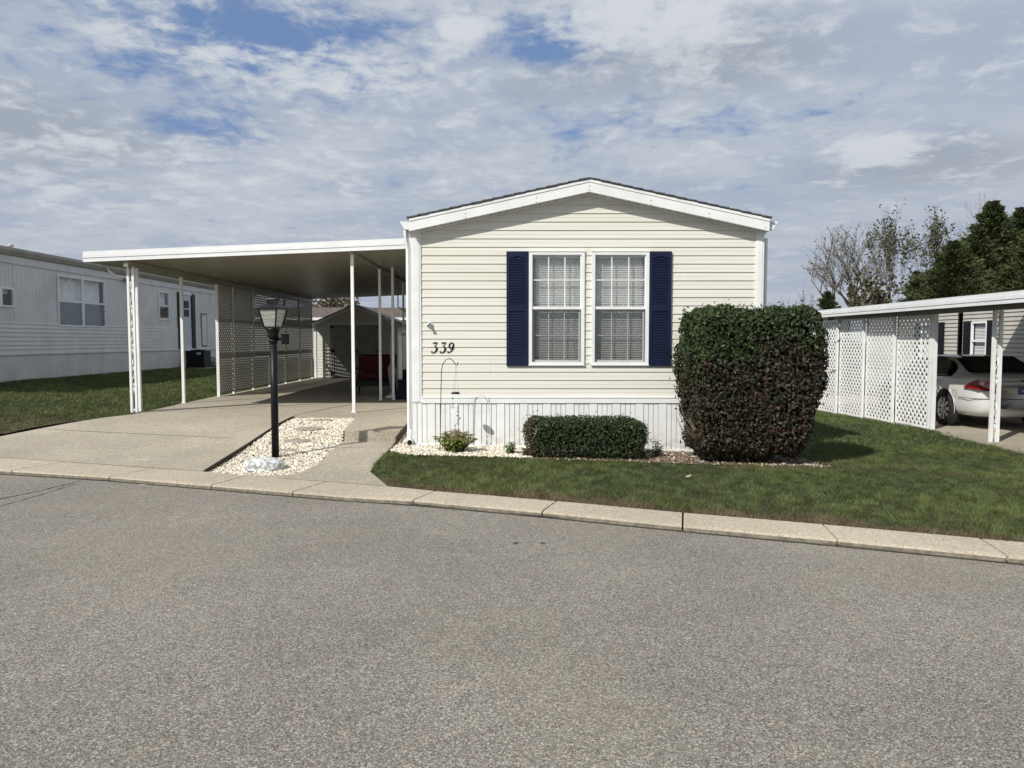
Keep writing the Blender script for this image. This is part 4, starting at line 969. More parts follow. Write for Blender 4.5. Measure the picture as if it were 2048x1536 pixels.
# edging strips
mb = MB(); a = [DR[0], DR[1], DR[2]]
for p, q in zip(a[:-1], a[1:]): mb.bar((p[0]+.012, p[1], float(drive_z(p[1]))-.03), (q[0]+.012, q[1], float(drive_z(q[1]))-.03), .010, .055)
tag(mb.build('bed_edging', M['rust']), 'thin brown metal edging between the driveway and the pebble bed', 'edging')
mb = MB(); mb.bar((-1.605, 10.35, .19), (-1.60, 12.3, .30), .02, .16); mb.bar((-1.605, 9.75, .11), (-1.605, 10.35, .16), .02, .10)
tag(mb.build('bed_edging', M['rust']), 'rusty brown edging beside the raised landing slab by the house corner', 'edging')

# ================================================================ shepherd hook and chime
HY = 9.88; WR_ = mat('wire_black', (.012,.012,.014), .4)
hk = MB(); pts = [D(880, 903, HY), D(881,860,HY), D(882, 780, HY), D(883,740,HY), D(886,727,HY), D(893,718.5,HY), D(900,717,HY), D(906,721,HY), D(910,728,HY), D(913,731.5,HY), D(915.5,730,HY), D(915,724,HY)]
hk.tube(pts, .0052, 8); hk.tube([D(874,896,HY), D(886,896,HY)], .004, 6); hk.tube([D(874,896,HY), D(874,904,HY)], .004, 6); hk.tube([D(886,896,HY), D(886,904,HY)], .004, 6)
tag(hk.build('shepherd_hook', WR_, origin=D(880,903,HY)), 'thin black shepherd hook standing in the bed in front of the house number', 'garden hook')
ch = thing('wind_chime', 'wind chime with black disc and green dangling birds hanging from the shepherd hook', 'wind chime', D(912,731,HY))
mb = MB(); tp = D(912, 731, HY)
for k in range(3):
    an = k*2.1+.4; cc = D(911, 786, HY); mb.tube([tp, (cc[0]+.045*math.cos(an), HY+.045*math.sin(an), cc[2])], .0012, 4)
mb.build('hanger', M['grey'], ch)
mb = MB(); mb.lathe([(.056,-.012),(.06,0),(.045,.012),(.03,.016)], D(911,786,HY), 18); mb.build('solar_disc', WR_, ch)
GRN = mat('chime_green', (.05,.26,.14), .3); GRD = mat('chime_grey_green', (.10,.16,.14), .4)
for k, (px, ys_, mt) in enumerate(((906,(797,809,815),GRN), (915,(816,823,832,841,848),GRD), (910,(852,858),GRD), (919,(838,),GRD))):
    mb = MB(); off = (k-1)*.02
    a = D(px, 787, HY); b = D(px, ys_[-1], HY); mb.tube([(a[0], HY+off, a[2]), (b[0], HY+off, b[2])], .0008, 4); mb.build('string', M['grey'], ch)
    for j, py in enumerate(ys_):
        mb = MB(); c_ = Vector(D(px, py, HY)); c_.y += off; s_ = .021; t_a = .5*math.sin(j*2.1+k)
        R_ = Matrix.Rotation(t_a+k, 3, 'Z') @ Matrix.Rotation(.3*math.cos(j), 3, 'Y')
        for sg in (-1, 1):
            tri = [Vector((0,0,-.010)), Vector((sg*s_*1.25, -.004, .016)), Vector((sg*s_*.5, 0, .014)), Vector((0,0,.002))]
            mb.add([c_+R_@v for v in tri], [(0,1,2,3)]); 
        mb.tube([c_+R_@Vector((0,0,.014)), c_+R_@Vector((0,-.002,0)), c_+R_@Vector((0,0,-.018))], [.002,.006,.001], 6)
        mb.build('bird_charm', mt, ch)

# ================================================================ hedges
def boxpts(n, h, r):
    h = np.array(h); A = np.array([h[1]*h[2], h[0]*h[2], h[0]*h[1]]); f = rng.choice(3, n, p=A/A.sum()); p = rng.uniform(-1, 1, (n,3))*h
    sg = rng.choice([-1, 1], n); p[np.arange(n), f] = sg*h[f]
    q = np.clip(p, -(h-r), h-r); d = p-q; d /= np.linalg.norm(d, axis=1)[:,None]; return q+d*r, d
def superpts(n, c, h, e, zfun=None, shell=(.86,1.02)):
    return boxpts(n, h, e)
    d = rand_unit(n*2); a = np.abs(d)/np.array(h); k = (a**e).sum(1)**(-1/e); p = d*k[:,None]
    # even out over the surface by rejection on radius^2
    r = np.linalg.norm(p, axis=1); keep = rng.uniform(0,1,len(r)) < (r**2)/(r.max()**2); p = p[keep][:n]; d = d[keep][:n]
    g = np.sign(p)*(np.abs(p/np.array(h))**(e-1))/np.array(h); g /= np.linalg.norm(g, axis=1)[:,None]
    return p, g
def hedge_obj(root, c, h, e, n, size, colf, shape, core_col, name='foliage', ratio=.55):
    p, g = superpts(n, c, h, e)
    lump = 1+.020*np.sin(p[:,0]*7+p[:,2]*5)+.020*np.sin(p[:,0]*13-p[:,1]*9+p[:,2]*11)+.014*np.sin(p[:,2]*23+p[:,0]*17)
    s = 1.0*lump
    dep = rng.uniform(-.012, .085, len(p)); 
    st_ = rng.uniform(0,1,len(p)) > .985; dep = np.where(st_, dep-rng.uniform(.02,.09,len(p)), dep)
    hole = (np.sin(p[:,0]*6.1+p[:,2]*3.3+h[0]*9)+np.sin(p[:,2]*8.7-p[:,0]*4.9)+np.sin(p[:,0]*15+p[:,2]*13+p[:,1]*11)*.6); dep = dep+np.clip(hole-1.5, 0, 1)*.05
    q = p*s[:,None]-g*dep[:,None]; q = shape(q)+np.array(c)
    C = colf(q, s)
    co, idx, cc = leaves(q, g, rng.uniform(.7,1.3,len(q))*size, C, ratio=ratio, jit=.85)
    return fast_mesh(name, co, 4, idx, cc, M['leaf'], root)
def core(root, c, h, e, shape, name='branches'):  # dark hull added inside the foliage to block light, replacing inner branches
    mb = MB(); vs = []; nu, nv = 28, 16
    for i in range(nv+1):
        ph = -math.pi/2+math.pi*i/nv
        for j in range(nu):
            th = 2*math.pi*j/nu; d = np.array([math.cos(ph)*math.cos(th), math.cos(ph)*math.sin(th), math.sin(ph)]); a = np.abs(d)/np.array(h); h2 = np.array(h)-.10; k = ((np.abs(d)/h2)**e).sum()**(-1/e)
            q = shape((d*k*(.985+.02*math.sin(th*7+ph*9)))[None])[0]+np.array(c); vs.append(tuple(q))
    mb.add(vs, [(i*nu+j, i*nu+(j+1)%nu, (i+1)*nu+(j+1)%nu, (i+1)*nu+j) for i in range(nv) for j in range(nu)], 0, True)
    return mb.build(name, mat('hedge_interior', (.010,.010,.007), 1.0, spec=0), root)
hc = (3.055, 9.70, 1.065); hh = (.835, .54, .935)
def shp_big(q):
    z = q[:,2]; t = np.clip((-.10-z)/.88, 0, 1); r = q.copy()
    r[:,0] = q[:,0]*(1-.15*t**1.3)*np.where(q[:,0] > 0, 1-.12*t, 1)+.0; r[:,1] = q[:,1]*(1-.22*t); r[:,0] -= .03*t
    r[:,0] *= 1+.03*np.sin(z*4+1); return r
big = thing('tall_hedge', 'tall clipped bush, green above and reddish purple below, at the right corner of the home', 'hedge', (3.0, 9.72, .05))
def col_big(q, s):
    n = len(q); z = q[:,2]; x = q[:,0]-3.055
    wav = .10*np.sin(x*3.1+.8)+.09*np.sin(x*8)+.07*np.sin(z*9+x*5)
    t = np.clip((z-1.30-wav-.12*x)/.30+rng.normal(0,.22,n), 0, 1)[:,None]
    green = np.array([.040,.062,.024])*rng.uniform(.6,1.45,(n,1)); yel = np.array([.085,.115,.030])
    u = rng.uniform(0,1,(n,1)); green = np.where(u > .93, yel, green)
    top = np.clip((z-1.90)/.12, 0, 1)[:,None]; green = green*(1-top*.4)+yel*.8*top*.4
    pur = np.array([.036,.027,.019])*rng.uniform(.5,1.5,(n,1)); red = np.array([.080,.026,.019]); br = np.array([.085,.060,.035]); gg = np.array([.045,.060,.025])
    v = rng.uniform(0,1,(n,1)); clus = (np.sin(q[:,0]*5.3+q[:,2]*4.1)+np.sin(q[:,2]*7.7-q[:,0]*6.1))[:,None]
    pur = np.where(v > .968-.05*clus, red, pur); pur = np.where(v < .22, br, pur); pur = np.where((v > .3) & (v < .52), gg, pur)
    return pur*(1-t)+green*t
hedge_obj(big, hc, hh, .20, 38000, .026, col_big, shp_big, None); core(big, hc, hh, 6.5, shp_big)
mb = MB(); r = random.Random(4)
for k in range(70):
    a = r.uniform(-.62, .62); b = r.uniform(-.3,.3); e_ = (2.93+a*1.3+r.uniform(-.1,.1), 9.72+b*1.5, r.uniform(.5,1.3)); mb.tube([(2.93+a*.5, 9.70+b*.6, .02), (2.93+a*1.0, 9.70+b, .28), e_], [.011,.008,.004], 5)
for k in range(40):                         # bare twigs showing at the face
    x = r.uniform(2.3, 3.5); z = r.uniform(.35, 1.2); y = 9.17+r.uniform(0,.05)+(.06 if z < .6 else 0); l = r.uniform(.12,.3); an = r.uniform(.4, 2.2); mb.tube([(x,y,z), (x+math.cos(an)*l*.5, y-.01, z+math.sin(an)*l*.5), (x+math.cos(an)*l, y+.01, z+math.sin(an)*l*1.05)], [.0045,.003,.002], 4)
SP_ = []                                    # stray leafy shoots beyond the clipped faces
for k in range(34):
    top_ = r.random() < .6; x = 3.055+r.uniform(-.82,.82) if top_ else 3.055+r.choice((-.86,.88)); y = 9.7+r.uniform(-.5,.2); z = 1.97 if top_ else r.uniform(.7,1.8); l = r.uniform(.04,.11)
    e_ = (x+(r.uniform(-.03,.03) if top_ else math.copysign(l, x-3)), y, z+(l if top_ else l*.5)); mb.tube([(x,y,z-.03), e_], [.003,.0015], 4)
    for j in range(6): t = .3+.7*j/5; SP_.append((lerp(x,e_[0],t)+r.uniform(-.014,.014), y+r.uniform(-.014,.014), lerp(z,e_[2],t)))
co, idx, cc = leaves(np.array(SP_), rand_unit(len(SP_)), .02, np.array([[.055,.080,.028]])*rng.uniform(.6,1.3,(len(SP_),1)), ratio=.5); fast_mesh('shoots', co, 4, idx, cc, M['leaf'], big)
for k in range(26):                         # stems fanning at the left foot
    x = 2.29+r.uniform(0,.35); mb.tube([(x+.22, 9.5+r.uniform(-.15,.2), .05), (x+.05, 9.42, .30), (x-.12+r.uniform(-.08,.05), 9.38, .62)], [.006,.005,.003], 4)
mb.build('stems', M['twig'], big)
sc_ = (.965, 9.70, .345); sh_ = (.78, .26, .262)
small = thing('low_hedge', 'low clipped dark green box hedge in front of the white skirting', 'hedge', (.965, 9.70, .06))
def shp_small(q): r = q.copy(); r[:,2] = q[:,2]-np.where(q[:,2] > 0, np.clip(q[:,0]-.45,0,1)**1.6*.42, 0); r[:,0] *= np.where(q[:,2] < -.1, .97, 1); return r
def col_small(q, s):
    n = len(q); g_ = np.array([.036,.055,.020])*rng.uniform(.55,1.5,(n,1)); y_ = np.array([.085,.095,.028]); t = (np.clip((q[:,2]-.58)/.08,0,1)*np.clip(np.sin(q[:,0]*3.4-.6)+.6,0,1))[:,None]
    u = rng.uniform(0,1,(n,1)); g_ = g_*(1-t*.6)+y_*t*.6; low = np.clip((.30-q[:,2])/.2,0,1)[:,None]; g_ = np.where(u < .04+.22*low, np.array([.075,.06,.042]), g_)
    lf = np.clip((.26-(q[:,0]-.1))/.1,0,1)[:,None]; return np.where((rng.uniform(0,1,(n,1)) < .5*lf), np.array([.12,.08,.045]), g_)
hedge_obj(small, sc_, sh_, .12, 23000, .0155, col_small, shp_small, None); core(small, sc_, sh_, 6.5, shp_small)
mb = MB()
for k in range(28):
    x = r.uniform(.3, 1.65); y = 9.45+r.uniform(-.01,.03); z = r.uniform(.10,.34); l = r.uniform(.05,.2); mb.tube([(x,y,z), (x+r.uniform(-.06,.06), y-.008, z+l)], [.003,.0015], 4)
mb.build('stems', mat('grey_twig', (.13,.105,.08), .9), small)
# ================================================================ small plants
def sedum(cx, cy, z0, rad, ht, nst, label, heads=True, seed=1, pal=(.24,.27,.06)):
    r = random.Random(seed); root = thing('sedum_plant', label, 'plant', (cx, cy, z0)); mb = MB(); P = []; S = []; C = []; Nn = []; HP = []; HC = []
    for k in range(nst):
        an = r.uniform(0, 6.28); rr = rad*math.sqrt(r.random()); bx, by = cx+rr*.35*math.cos(an), cy+rr*.3*math.sin(an); tx, ty = cx+rr*math.cos(an), cy+rr*.75*math.sin(an); hz_ = ht*(1-.45*(rr/rad)**2)*r.uniform(.8,1.08)
        mb.tube([(bx,by,z0), (lerp(bx,tx,.4), lerp(by,ty,.4), z0+hz_*.5), (tx,ty,z0+hz_)], [.005,.004,.003], 5)
        for j in range(16):
            t = .12+.85*j/16; px_, py_, pz_ = lerp(bx,tx,t*t*.5+t*.5), lerp(by,ty,t*t*.5+t*.5), z0+hz_*t; a2 = j*2.4+k; l = .026*r.uniform(.8,1.3)
            P.append((px_+math.cos(a2)*l, py_+math.sin(a2)*l, pz_+.004)); S.append(l*.95); Nn.append((math.cos(a2)*.5, math.sin(a2)*.5, .9)); u = r.uniform(.6,1.35); C.append((pal[0]*u*(.6+.5*t), pal[1]*u*(.7+.4*t), pal[2]*u))
        if heads and r.random() < .75:
            for j in range(26):
                a2 = r.uniform(0,6.28); q_ = .038*math.sqrt(r.random()); HP.append((tx+q_*math.cos(a2), ty+q_*math.sin(a2), z0+hz_+.012-q_*.25)); u = r.uniform(.7,1.3); pk = r.random() < .45; HC.append(((.24 if pk else .20)*u, (.15 if pk else .20)*u, (.10 if pk else .07)*u))
    mb.build('stem', mat('sedum_stem', (.14,.15,.06), .7), root)
    co, idx, cc = leaves(np.array(P), np.array(Nn), np.array(S), np.array(C), ratio=.5, jit=.35); fast_mesh('leaves', co, 4, idx, cc, M['leaf'], root)
    if HP:
        co, idx, cc = leaves(np.array(HP), np.tile([0,0,1.0],(len(HP),1)), .009, np.array(HC), ratio=.9, jit=.9); fast_mesh('flower_heads', co, 4, idx, cc, M['leaf'], root)
def gz(x, y): return float(ground_z(x, y))+.02
c_ = (-.745, 9.78); sedum(c_[0], c_[1], gz(*c_), .28, .30, 62, 'bushy yellow-green sedum with dusty pink flower heads at the foot of the shepherd hook', True, 3)
c_ = (-.015, 9.72); sedum(c_[0], c_[1], gz(*c_), .10, .17, 9, 'small green sedum sprig left of the low hedge', False, 5, (.14,.20,.07))
c_ = (1.90, 9.80); sedum(c_[0], c_[1], gz(*c_), .075, .26, 6, 'small upright green sedum between the low hedge and the tall hedge', False, 8, (.13,.19,.07))
c_ = (.18, 9.58); sedum(c_[0], c_[1], gz(*c_), .05, .13, 4, 'tiny brownish sedum sprig touching the left end of the low hedge', False, 11, (.13,.10,.05))
# ================================================================ long white neighbouring home on the left
NX = -12.7
lh = thing('neighbour_home', 'long low white mobile home with ribbed siding and black-shuttered door across the side lawn', 'house', (NX-2.3, 26, .55))
WM = mat('aged_white_metal', (.64,.65,.64), .45, (.58,.59,.58), 1.5, big=((.42,.44,.45), .7, .5, .75, .5))
Y0, Y1_ = 14.2, 37.0
lo_ = [(18.2, 19.2, 2.44, 2.93), (21.05, 23.5, 2.0, 3.44), (27.06, 27.87, 2.34, 3.38), (28.9, 29.75, 1.29, 3.36)]
def inopen(a, b, z0, z1):
    return any(b > o[0]+.01 and a < o[1]-.01 and z1 > o[2]+.01 and z0 < o[3]-.01 for o in lo_)
mb = MB()
# vertical ribbed panels, upper wall
ys = sorted(set(list(np.arange(Y0, Y1_, .152))+[o[0] for o in lo_]+[o[1] for o in lo_]))
for a, b in zip(ys[:-1], ys[1:]):
    zs = sorted(set([2.1, 3.55]+[v for o in lo_ for v in o[2:] if 2.1 < v < 3.55]))
    for z0, z1 in zip(zs[:-1], zs[1:]):
        if inopen(a, b, z0, z1): continue
        mb.add([(NX, a+.002, z0), (NX, b-.02, z0), (NX, b-.02, z1), (NX, a+.002, z1)], [(0,1,2,3)]); mb.add([(NX, b-.02, z0), (NX-.018, b-.012, z0), (NX, b+.002, z0), (NX, b-.02, z1), (NX-.018, b-.012, z1), (NX, b+.002, z1)], [(0,1,4,3), (1,2,5,4)])
lap = .11; z = 1.26; segs_y = [(Y0, 28.9), (29.75, Y1_)]
while z < 2.09:
    z1 = min(z+lap, 2.1)
    for a, b in segs_y:
        parts = [(a, b)]
        if z1 > 2.06: parts = [(max(a, p), min(b, q)) for p, q in ((Y0, 21.05), (23.5, Y1_)) if min(b, q) > max(a, p)]
        for p, q in parts: mb.add([(NX+.022, p, z), (NX+.022, q, z), (NX+.004, q, z1), (NX+.004, p, z1), (NX-.01, p, z), (NX-.01, q, z)], [(0,1,2,3), (4,5,1,0)])
    z = z1
mb.box(NX-.0, NX+.012, Y0, 21.0, 2.085, 2.115); mb.box(NX-.0, NX+.012, 23.55, 28.55, 2.085, 2.115); mb.box(NX, NX+.012, 30.1, Y1_, 2.085, 2.115)
mb.build('wall_cladding', WM, lh)
mb = MB()
for a in np.arange(Y0, Y1_, .11): mb.add([(NX+.0, a, .45), (NX+.0, a+.09, .45), (NX-.014, a+.10, .45), (NX+.0, a+.11, .45), (NX+.0, a, 1.25), (NX+.0, a+.09, 1.25), (NX-.014, a+.10, 1.25), (NX, a+.11, 1.25)], [(0,1,5,4), (1,2,6,5), (2,3,7,6)])
mb.box(NX-.02, NX+.03, Y0, Y1_, 1.225, 1.262); mb.build('skirting', WM, lh)
mb = MB(); mb.box(NX-4.3, NX-4.2, Y0, Y1_, .4, 3.8); mb.box(NX-4.2, NX-.03, Y0+.0, Y0+.06, .4, 3.72); mb.box(NX-4.2, NX-.03, Y1_-.06, Y1_, .4, 3.72); mb.box(NX-.7, NX-.66, Y0+.1, Y1_-.1, .5, 3.6, 1); mb.build('body_wall', [WM, mat('dim_interior', (.035,.037,.04), .9)], lh)
mb = MB(); mb.box(NX-.06, NX+.03, Y0-.02, Y1_+.02, 3.55, 3.74); mb.build('frieze_board', WM, lh)
GU = mat('aged_gutter', (.44,.43,.38), .5, (.36,.35,.31), 2)
mb = MB(); mb.prism([(NX+.03, Y0-.1, 3.93), (NX+.17, Y0-.1, 3.93), (NX+.16, Y0-.1, 3.86), (NX+.08, Y0-.1, 3.76), (NX+.03, Y0-.1, 3.75)], (0, Y1_-Y0+.2, 0)); mb.build('gutter', GU, lh)
mb = MB(); mb.prism([(NX+.10, Y0-.12, 3.94), (NX-2.2, Y0-.12, 4.18), (NX-4.5, Y0-.12, 3.94), (NX-4.5, Y0-.12, 3.86), (NX+.029, Y0-.12, 3.745)], (0, Y1_-Y0+.24, 0)); mb.build('roof', mat('aged_roof', (.38,.38,.36), .7), lh)
M['screen2'] = glass_mat('dark_insect_screen', (.42,.43,.44), -.03)
def side_window(parent, X, y0, y1, z0, z1, sash=True, mull=False, face=1, m=None, drape=None, bl=False):
    f = MB(); t_ = .045; m = m or M['white2']
    d0, d1 = sorted((X-face*.03, X+face*.03)); 
    for a, b, c_, d in ((y0, y1, z1-t_, z1), (y0, y1, z0, z0+t_), (y0, y0+t_, z0+t_, z1-t_), (y1-t_, y1, z0+t_, z1-t_)): f.box(d0, d1, a, b, c_, d)
    ym = (y0+y1)/2; zm = (z0+z1)/2
    if mull: f.box(d0, d1, ym-.05, ym+.05, z0+t_, z1-t_)
    if sash:
        for a, b in (((y0+t_, ym-.05), (ym+.05, y1-t_)) if mull else ((y0+t_, y1-t_),)): f.box(d0+.004, d1-.004, a, b, zm-.025, zm+.025)
    wf = f.build('window', m, parent)
    g = MB(); g.add([(X, y0+t_, z0+t_), (X, y1-t_, z0+t_), (X, y1-t_, z1-t_), (X, y0+t_, z1-t_)], [(0,1,2,3)]); g.build('pane', M['glass'], wf)
    if drape and sash:
        g = MB(); g.add([(X-face*.012, y0+t_, z0+t_), (X-face*.012, y1-t_, z0+t_), (X-face*.012, y1-t_, zm-.026), (X-face*.012, y0+t_, zm-.026)], [(0,1,2,3)]); g.build('insect_screen', M['screen2'], wf)
    if drape:
        c_ = MB(); n = 90; vs = []; X2 = X-face*.16
        for i in range(n+1):
            u = i/n; yy = lerp(y0-.02, y1+.02, u); xx = X2+.02*math.sin(u*52+y0)+.012*math.sin(u*93); vs += [(xx, yy, lerp(z1, z0, drape)), (xx, yy, z1)]
        c_.add(vs, [(2*i, 2*i+2, 2*i+3, 2*i+1) for i in range(n)], 0, True); c_.build('curtain', M['curtain'], wf)
    if bl:
        c_ = MB(); z = z0
        while z < z1: c_.add([(X-face*.06, y0+.04, z), (X-face*.06, y1-.04, z), (X-face*.085, y1-.04, z+.03), (X-face*.085, y0+.04, z+.03)], [(0,1,2,3)]); z += .04
        c_.build('blind', M['blind'], wf)
    return wf
side_window(lh, NX, 18.2, 19.2, 2.44, 2.93, sash=False, mull=True, drape=.3); side_window(lh, NX, 21.05, 23.5, 2.0, 3.44, mull=True, drape=.97); side_window(lh, NX, 27.06, 27.87, 2.34, 3.38, drape=.5)
mb = MB(); mb.box(NX-.03, NX+.012, 28.9, 29.75, 1.29, 3.36); dr = mb.build('door', mat('grey_white_door', (.50,.53,.55), .4), lh)
for a, b in ((2.86,3.14), (2.53,2.80)): mb = MB(); mb.box(NX+.012, NX+.02, 29.12, 29.55, a, b); mb.build('door_pane', M['black'], dr)
mb = MB(); mb.lathe([(.03,0),(.035,.03),(.02,.05)], (0,0,0), 10); mb.v = [(NX+.02+v[2], 28.99+v[0], 2.17+v[1]) for v in mb.v]; mb.build('handle', M['grey'], dr)
for a, b in ((28.56, 28.87), (29.78, 30.12)):
    mb = MB(); mb.box(NX+.0, NX+.035, a, b, 1.27, 3.44)
    for k in range(40): zz = 1.35+k*.05; mb.box(NX+.035, NX+.042, a+.05, b-.05, zz, zz+.028)
    mb.build('shutter', M['black'], lh)
mb = MB(); mb.box(NX, NX+.04, 28.87, 29.78, 3.37, 3.44); mb.build('door_trim', M['white2'], lh)
mb = MB(); mb.box(NX, NX+.12, 28.87, 29.78, 1.20, 1.285); mb.build('door_sill', M['white2'], lh)
mb = MB(); mb.box(NX+.0, NX+.03, 30.68, 31.25, 1.35, 2.72); mb.box(NX+.031, NX+.036, 30.75, 31.18, 1.42, 2.64, 1); mb.build('utility_hatch', [mat('hatch_frame', (.16,.19,.23), .5), WM], lh)
for px, py, k in ((21, 493, 'c'), (285, 550, 'b'), (386, 577, 'c')):
    q = WX(px, py, NX-1.2); mb = MB()
    if k == 'b': mb.box(q[0]-.17, q[0]+.17, q[1]-.25, q[1]+.25, 3.98, q[2]+.10); mb.box(q[0]-.24, q[0]+.24, q[1]-.33, q[1]+.33, q[2]+.101, q[2]+.17)
    else:
        s_ = .5 if px < 100 else 1; mb.lathe([(.06*s_,0),(.06*s_,.28),(.15*s_,.29),(.15*s_,.30+.08*s_),(.06*s_,.30+.14*s_),(.01,.30+.15*s_)], (q[0], q[1], q[2]-.3), 12)
    mb.build('roof_vent', GU, lh)
mb = MB(); mb.box(NX+.02, NX+.16, 24.6, 24.9, 3.55, 3.70) ; mb.build('gutter_bracket', M['grey'], lh)
# air conditioner
ac = thing('air_conditioner', 'black air conditioning unit on the grass by the white home', 'air conditioner', (-12.08, 28.9, .53))
AX0, AX1, AY0, AY1, AZ0, AZ1 = -12.43, -11.75, 28.6, 29.28, .56, 1.21
mb = MB(); mb.box(AX0, AX1, AY0, AY1, AZ0, AZ1-.03); mb.box(AX0-.015, AX1+.015, AY0-.015, AY1+.015, AZ1-.029, AZ1)
for k in range(16): z = AZ0+.05+k*.034; mb.box(AX0+.03, AX1-.03, AY0-.008, AY0, z, z+.016); mb.box(AX1, AX1+.008, AY0+.03, AY1-.03, z, z+.016)
mb.build('cabinet', M['black'], ac)
mb = MB(); mb.lathe([(.28,.0),(.28,.02),(.25,.03),(.05,.05)], (-12.09, 28.94, AZ1), 20); mb.build('fan_grille', M['dark'], ac)
mb = MB(); mb.box(AX1-.26, AX1-.10, AY0-.012, AY0-.009, AZ1-.15, AZ1-.06); mb.build('nameplate', mat('plate_grey', (.35,.36,.37), .5), ac)
mb = MB(); mb.box(AX0-.08, AX1+.08, AY0-.08, AY1+.08, .50, .558); mb.build('pad', M['concrete'], ac)
mt = thing('electric_meter', 'grey electric meter post with pipes beside the air conditioning unit', 'meter', (-11.95, 30.4, .55))
mb = MB(); q = D(425, 722, 30.4); mb.box(q[0]-.03, q[0]+.03, 30.38, 30.44, .5, q[2]-.1); mb.box(q[0]-.28, q[0]+.3, 30.40, 30.43, .70, .74); mb.tube([(q[0]-.55, 30.4, .8), (q[0]-.5, 30.4, .62), (q[0]-.1, 30.35, .60), (q[0]+.3, 30.4, .62)], .022, 6); mb.build('post', M['grey'], mt)
mb = MB(); mb.box(q[0]-.12, q[0]+.12, 30.34, 30.46, q[2]-.16, q[2]+.16); mb.lathe([(.09,0),(.09,.05),(.07,.08)], (0,0,0), 14); n0 = 8; mb.v = mb.v[:n0]+[(q[0]+v[0], 30.34-v[2], q[2]+v[1]) for v in mb.v[n0:]]; mb.build('meter_box', mat('meter_grey', (.32,.34,.35), .5), mt)

# ================================================================ carport and home on the right
rc = thing('carport', 'white carport at the right edge sheltering the silver car, closed by a lattice screen', 'carport', (10.2, 14.5, -.1))
RXE = 7.57; rz = lambda x: 2.165+(x-RXE)*.075
mb = MB(); vs = []; prof = []; y = 9.3
while y < 18.7: prof += [(y, 0), (y+.014, .04), (y+.03, 0), (y+.15, .008)]; y += .305
for yy, dz in prof: vs += [(RXE+.03, yy, rz(RXE)+dz), (13.0, yy, rz(13)+dz)]
mb.add(vs, [(2*i, 2*i+1, 2*i+3, 2*i+2) for i in range(len(prof)-1)]); mb.prism([(RXE+.03, 9.3, rz(RXE)+.06), (13, 9.3, rz(13)+.06), (13, 9.3, rz(13)+.075), (RXE+.03, 9.3, rz(RXE)+.075)], (0, 9.35, 0)); mb.build('roof_panel', PAN, rc)
mb = MB()
for a, b, o in ((0,.062,0), (.064,.118,.01), (.12,.178,0)): mb.box(RXE-o, RXE+.03, 9.27, 18.70, rz(RXE)+a, rz(RXE)+b); mb.prism([(RXE+.031, 9.27-o, rz(RXE)+a), (13, 9.27-o, rz(13)+a), (13, 9.27-o, rz(13)+b), (RXE+.031, 9.27-o, rz(RXE)+b)], (0,.03,0)); mb.prism([(RXE+.031, 18.67, rz(RXE)+a), (13, 18.67, rz(13)+a), (13, 18.67, rz(13)+b), (RXE+.031, 18.67, rz(RXE)+b)], (0,.03,0))
mb.build('fascia', M['white2'], rc)
mb = MB(); mb.box(7.97, 8.05, 9.4, 18.6, rz(8)-.10, rz(8)-.004); mb.build('beam', PAN, rc)
scroll_pair(rc, 7.99, 12.45, -.1, rz(8)-.1, .105, (1,0), (.40, 1.15, 1.85), .05); scroll_pair(rc, 7.99, 9.6, -.05, rz(8)-.1, .105, (1,0), (.40, 1.15, 1.85), .05)
RY = [14.34, 15.6, 16.8, 18.0, 19.2]
for i, (a, b) in enumerate(zip(RY[:-1], RY[1:])):
    lattice(rc, 'lattice_panel', 'x', 8.0-.07*i, a+.005, b-.005, -.10-.02*i, rz(8)-.10, .150, .045, .006, M['white'], frame=.035)
for i, y in enumerate(RY):
    m_ = MB(); xx = 8.0-.07*i; m_.box(xx-.02, xx+.03, y-.028, y+.028, -.2, rz(8)-.10); m_.build('post', M['white'], rc)
m_ = MB(); m_.box(7.985, 8.06, 14.22, 14.305, -.12, rz(8)-.1); m_.build('post', M['white'], rc)
m_ = MB(); m_.box(10.95, 11.03, 18.4, 18.47, -.12, rz(11)); m_.build('post', M['black'], rc)  # carport post standing in shade; the shade is painted on as black
for yy in (9.6, 14.3, 18.4):
    m_ = MB(); m_.box(12.7, 12.76, yy, yy+.06, -.1, rz(12.7)); m_.build('post', M['white'], rc)
rh = thing('neighbour_home', 'cream sided home with dark shutters behind the silver car at the right edge', 'house', (15.3, 18, -.1))
RXW = 13.0; ro = [(22.9, 23.8, 1.08, 2.12), (20.5, 21.2, 1.06, 2.12)]
CR2 = mat('shaded_neighbour_vinyl', (.43,.41,.37), .5, (.39,.37,.33), 2)  # cream siding, its shade behind the carport darkened into the colour
mb = MB(); z = .62
while z < 2.65:
    z1 = z+.115; cuts = [(9.8, 27.5)]
    for o in ro:
        if z1 > o[2]+.03 and z < o[3]-.03: cuts = [s for c_ in cuts for s in ((c_[0], min(c_[1], o[0])), (max(c_[0], o[1]), c_[1])) if s[1]-s[0] > .01]
    for a, b in cuts: mb.add([(RXW-.03, a, z), (RXW-.03, b, z), (RXW, b, z1), (RXW, a, z1), (RXW+.01, a, z), (RXW+.01, b, z)], [(0,1,2,3), (4,5,1,0)])
    z = z1
mb.build('siding', CR2, rh)
mb = MB(); mb.box(RXW, RXW+4.6, 9.8, 9.86, .0, 2.71); mb.box(RXW, RXW+4.6, 27.44, 27.5, .0, 2.71); mb.box(RXW+4.55, RXW+4.6, 9.8, 27.5, 0, 2.71); mb.box(RXW-.01, RXW+.03, 9.8, 27.5, -.2, .62); mb.box(RXW+.5, RXW+.54, 10, 27, .6, 2.7, 1); mb.build('wall', [CR2, MAT['dim_interior']], rh)
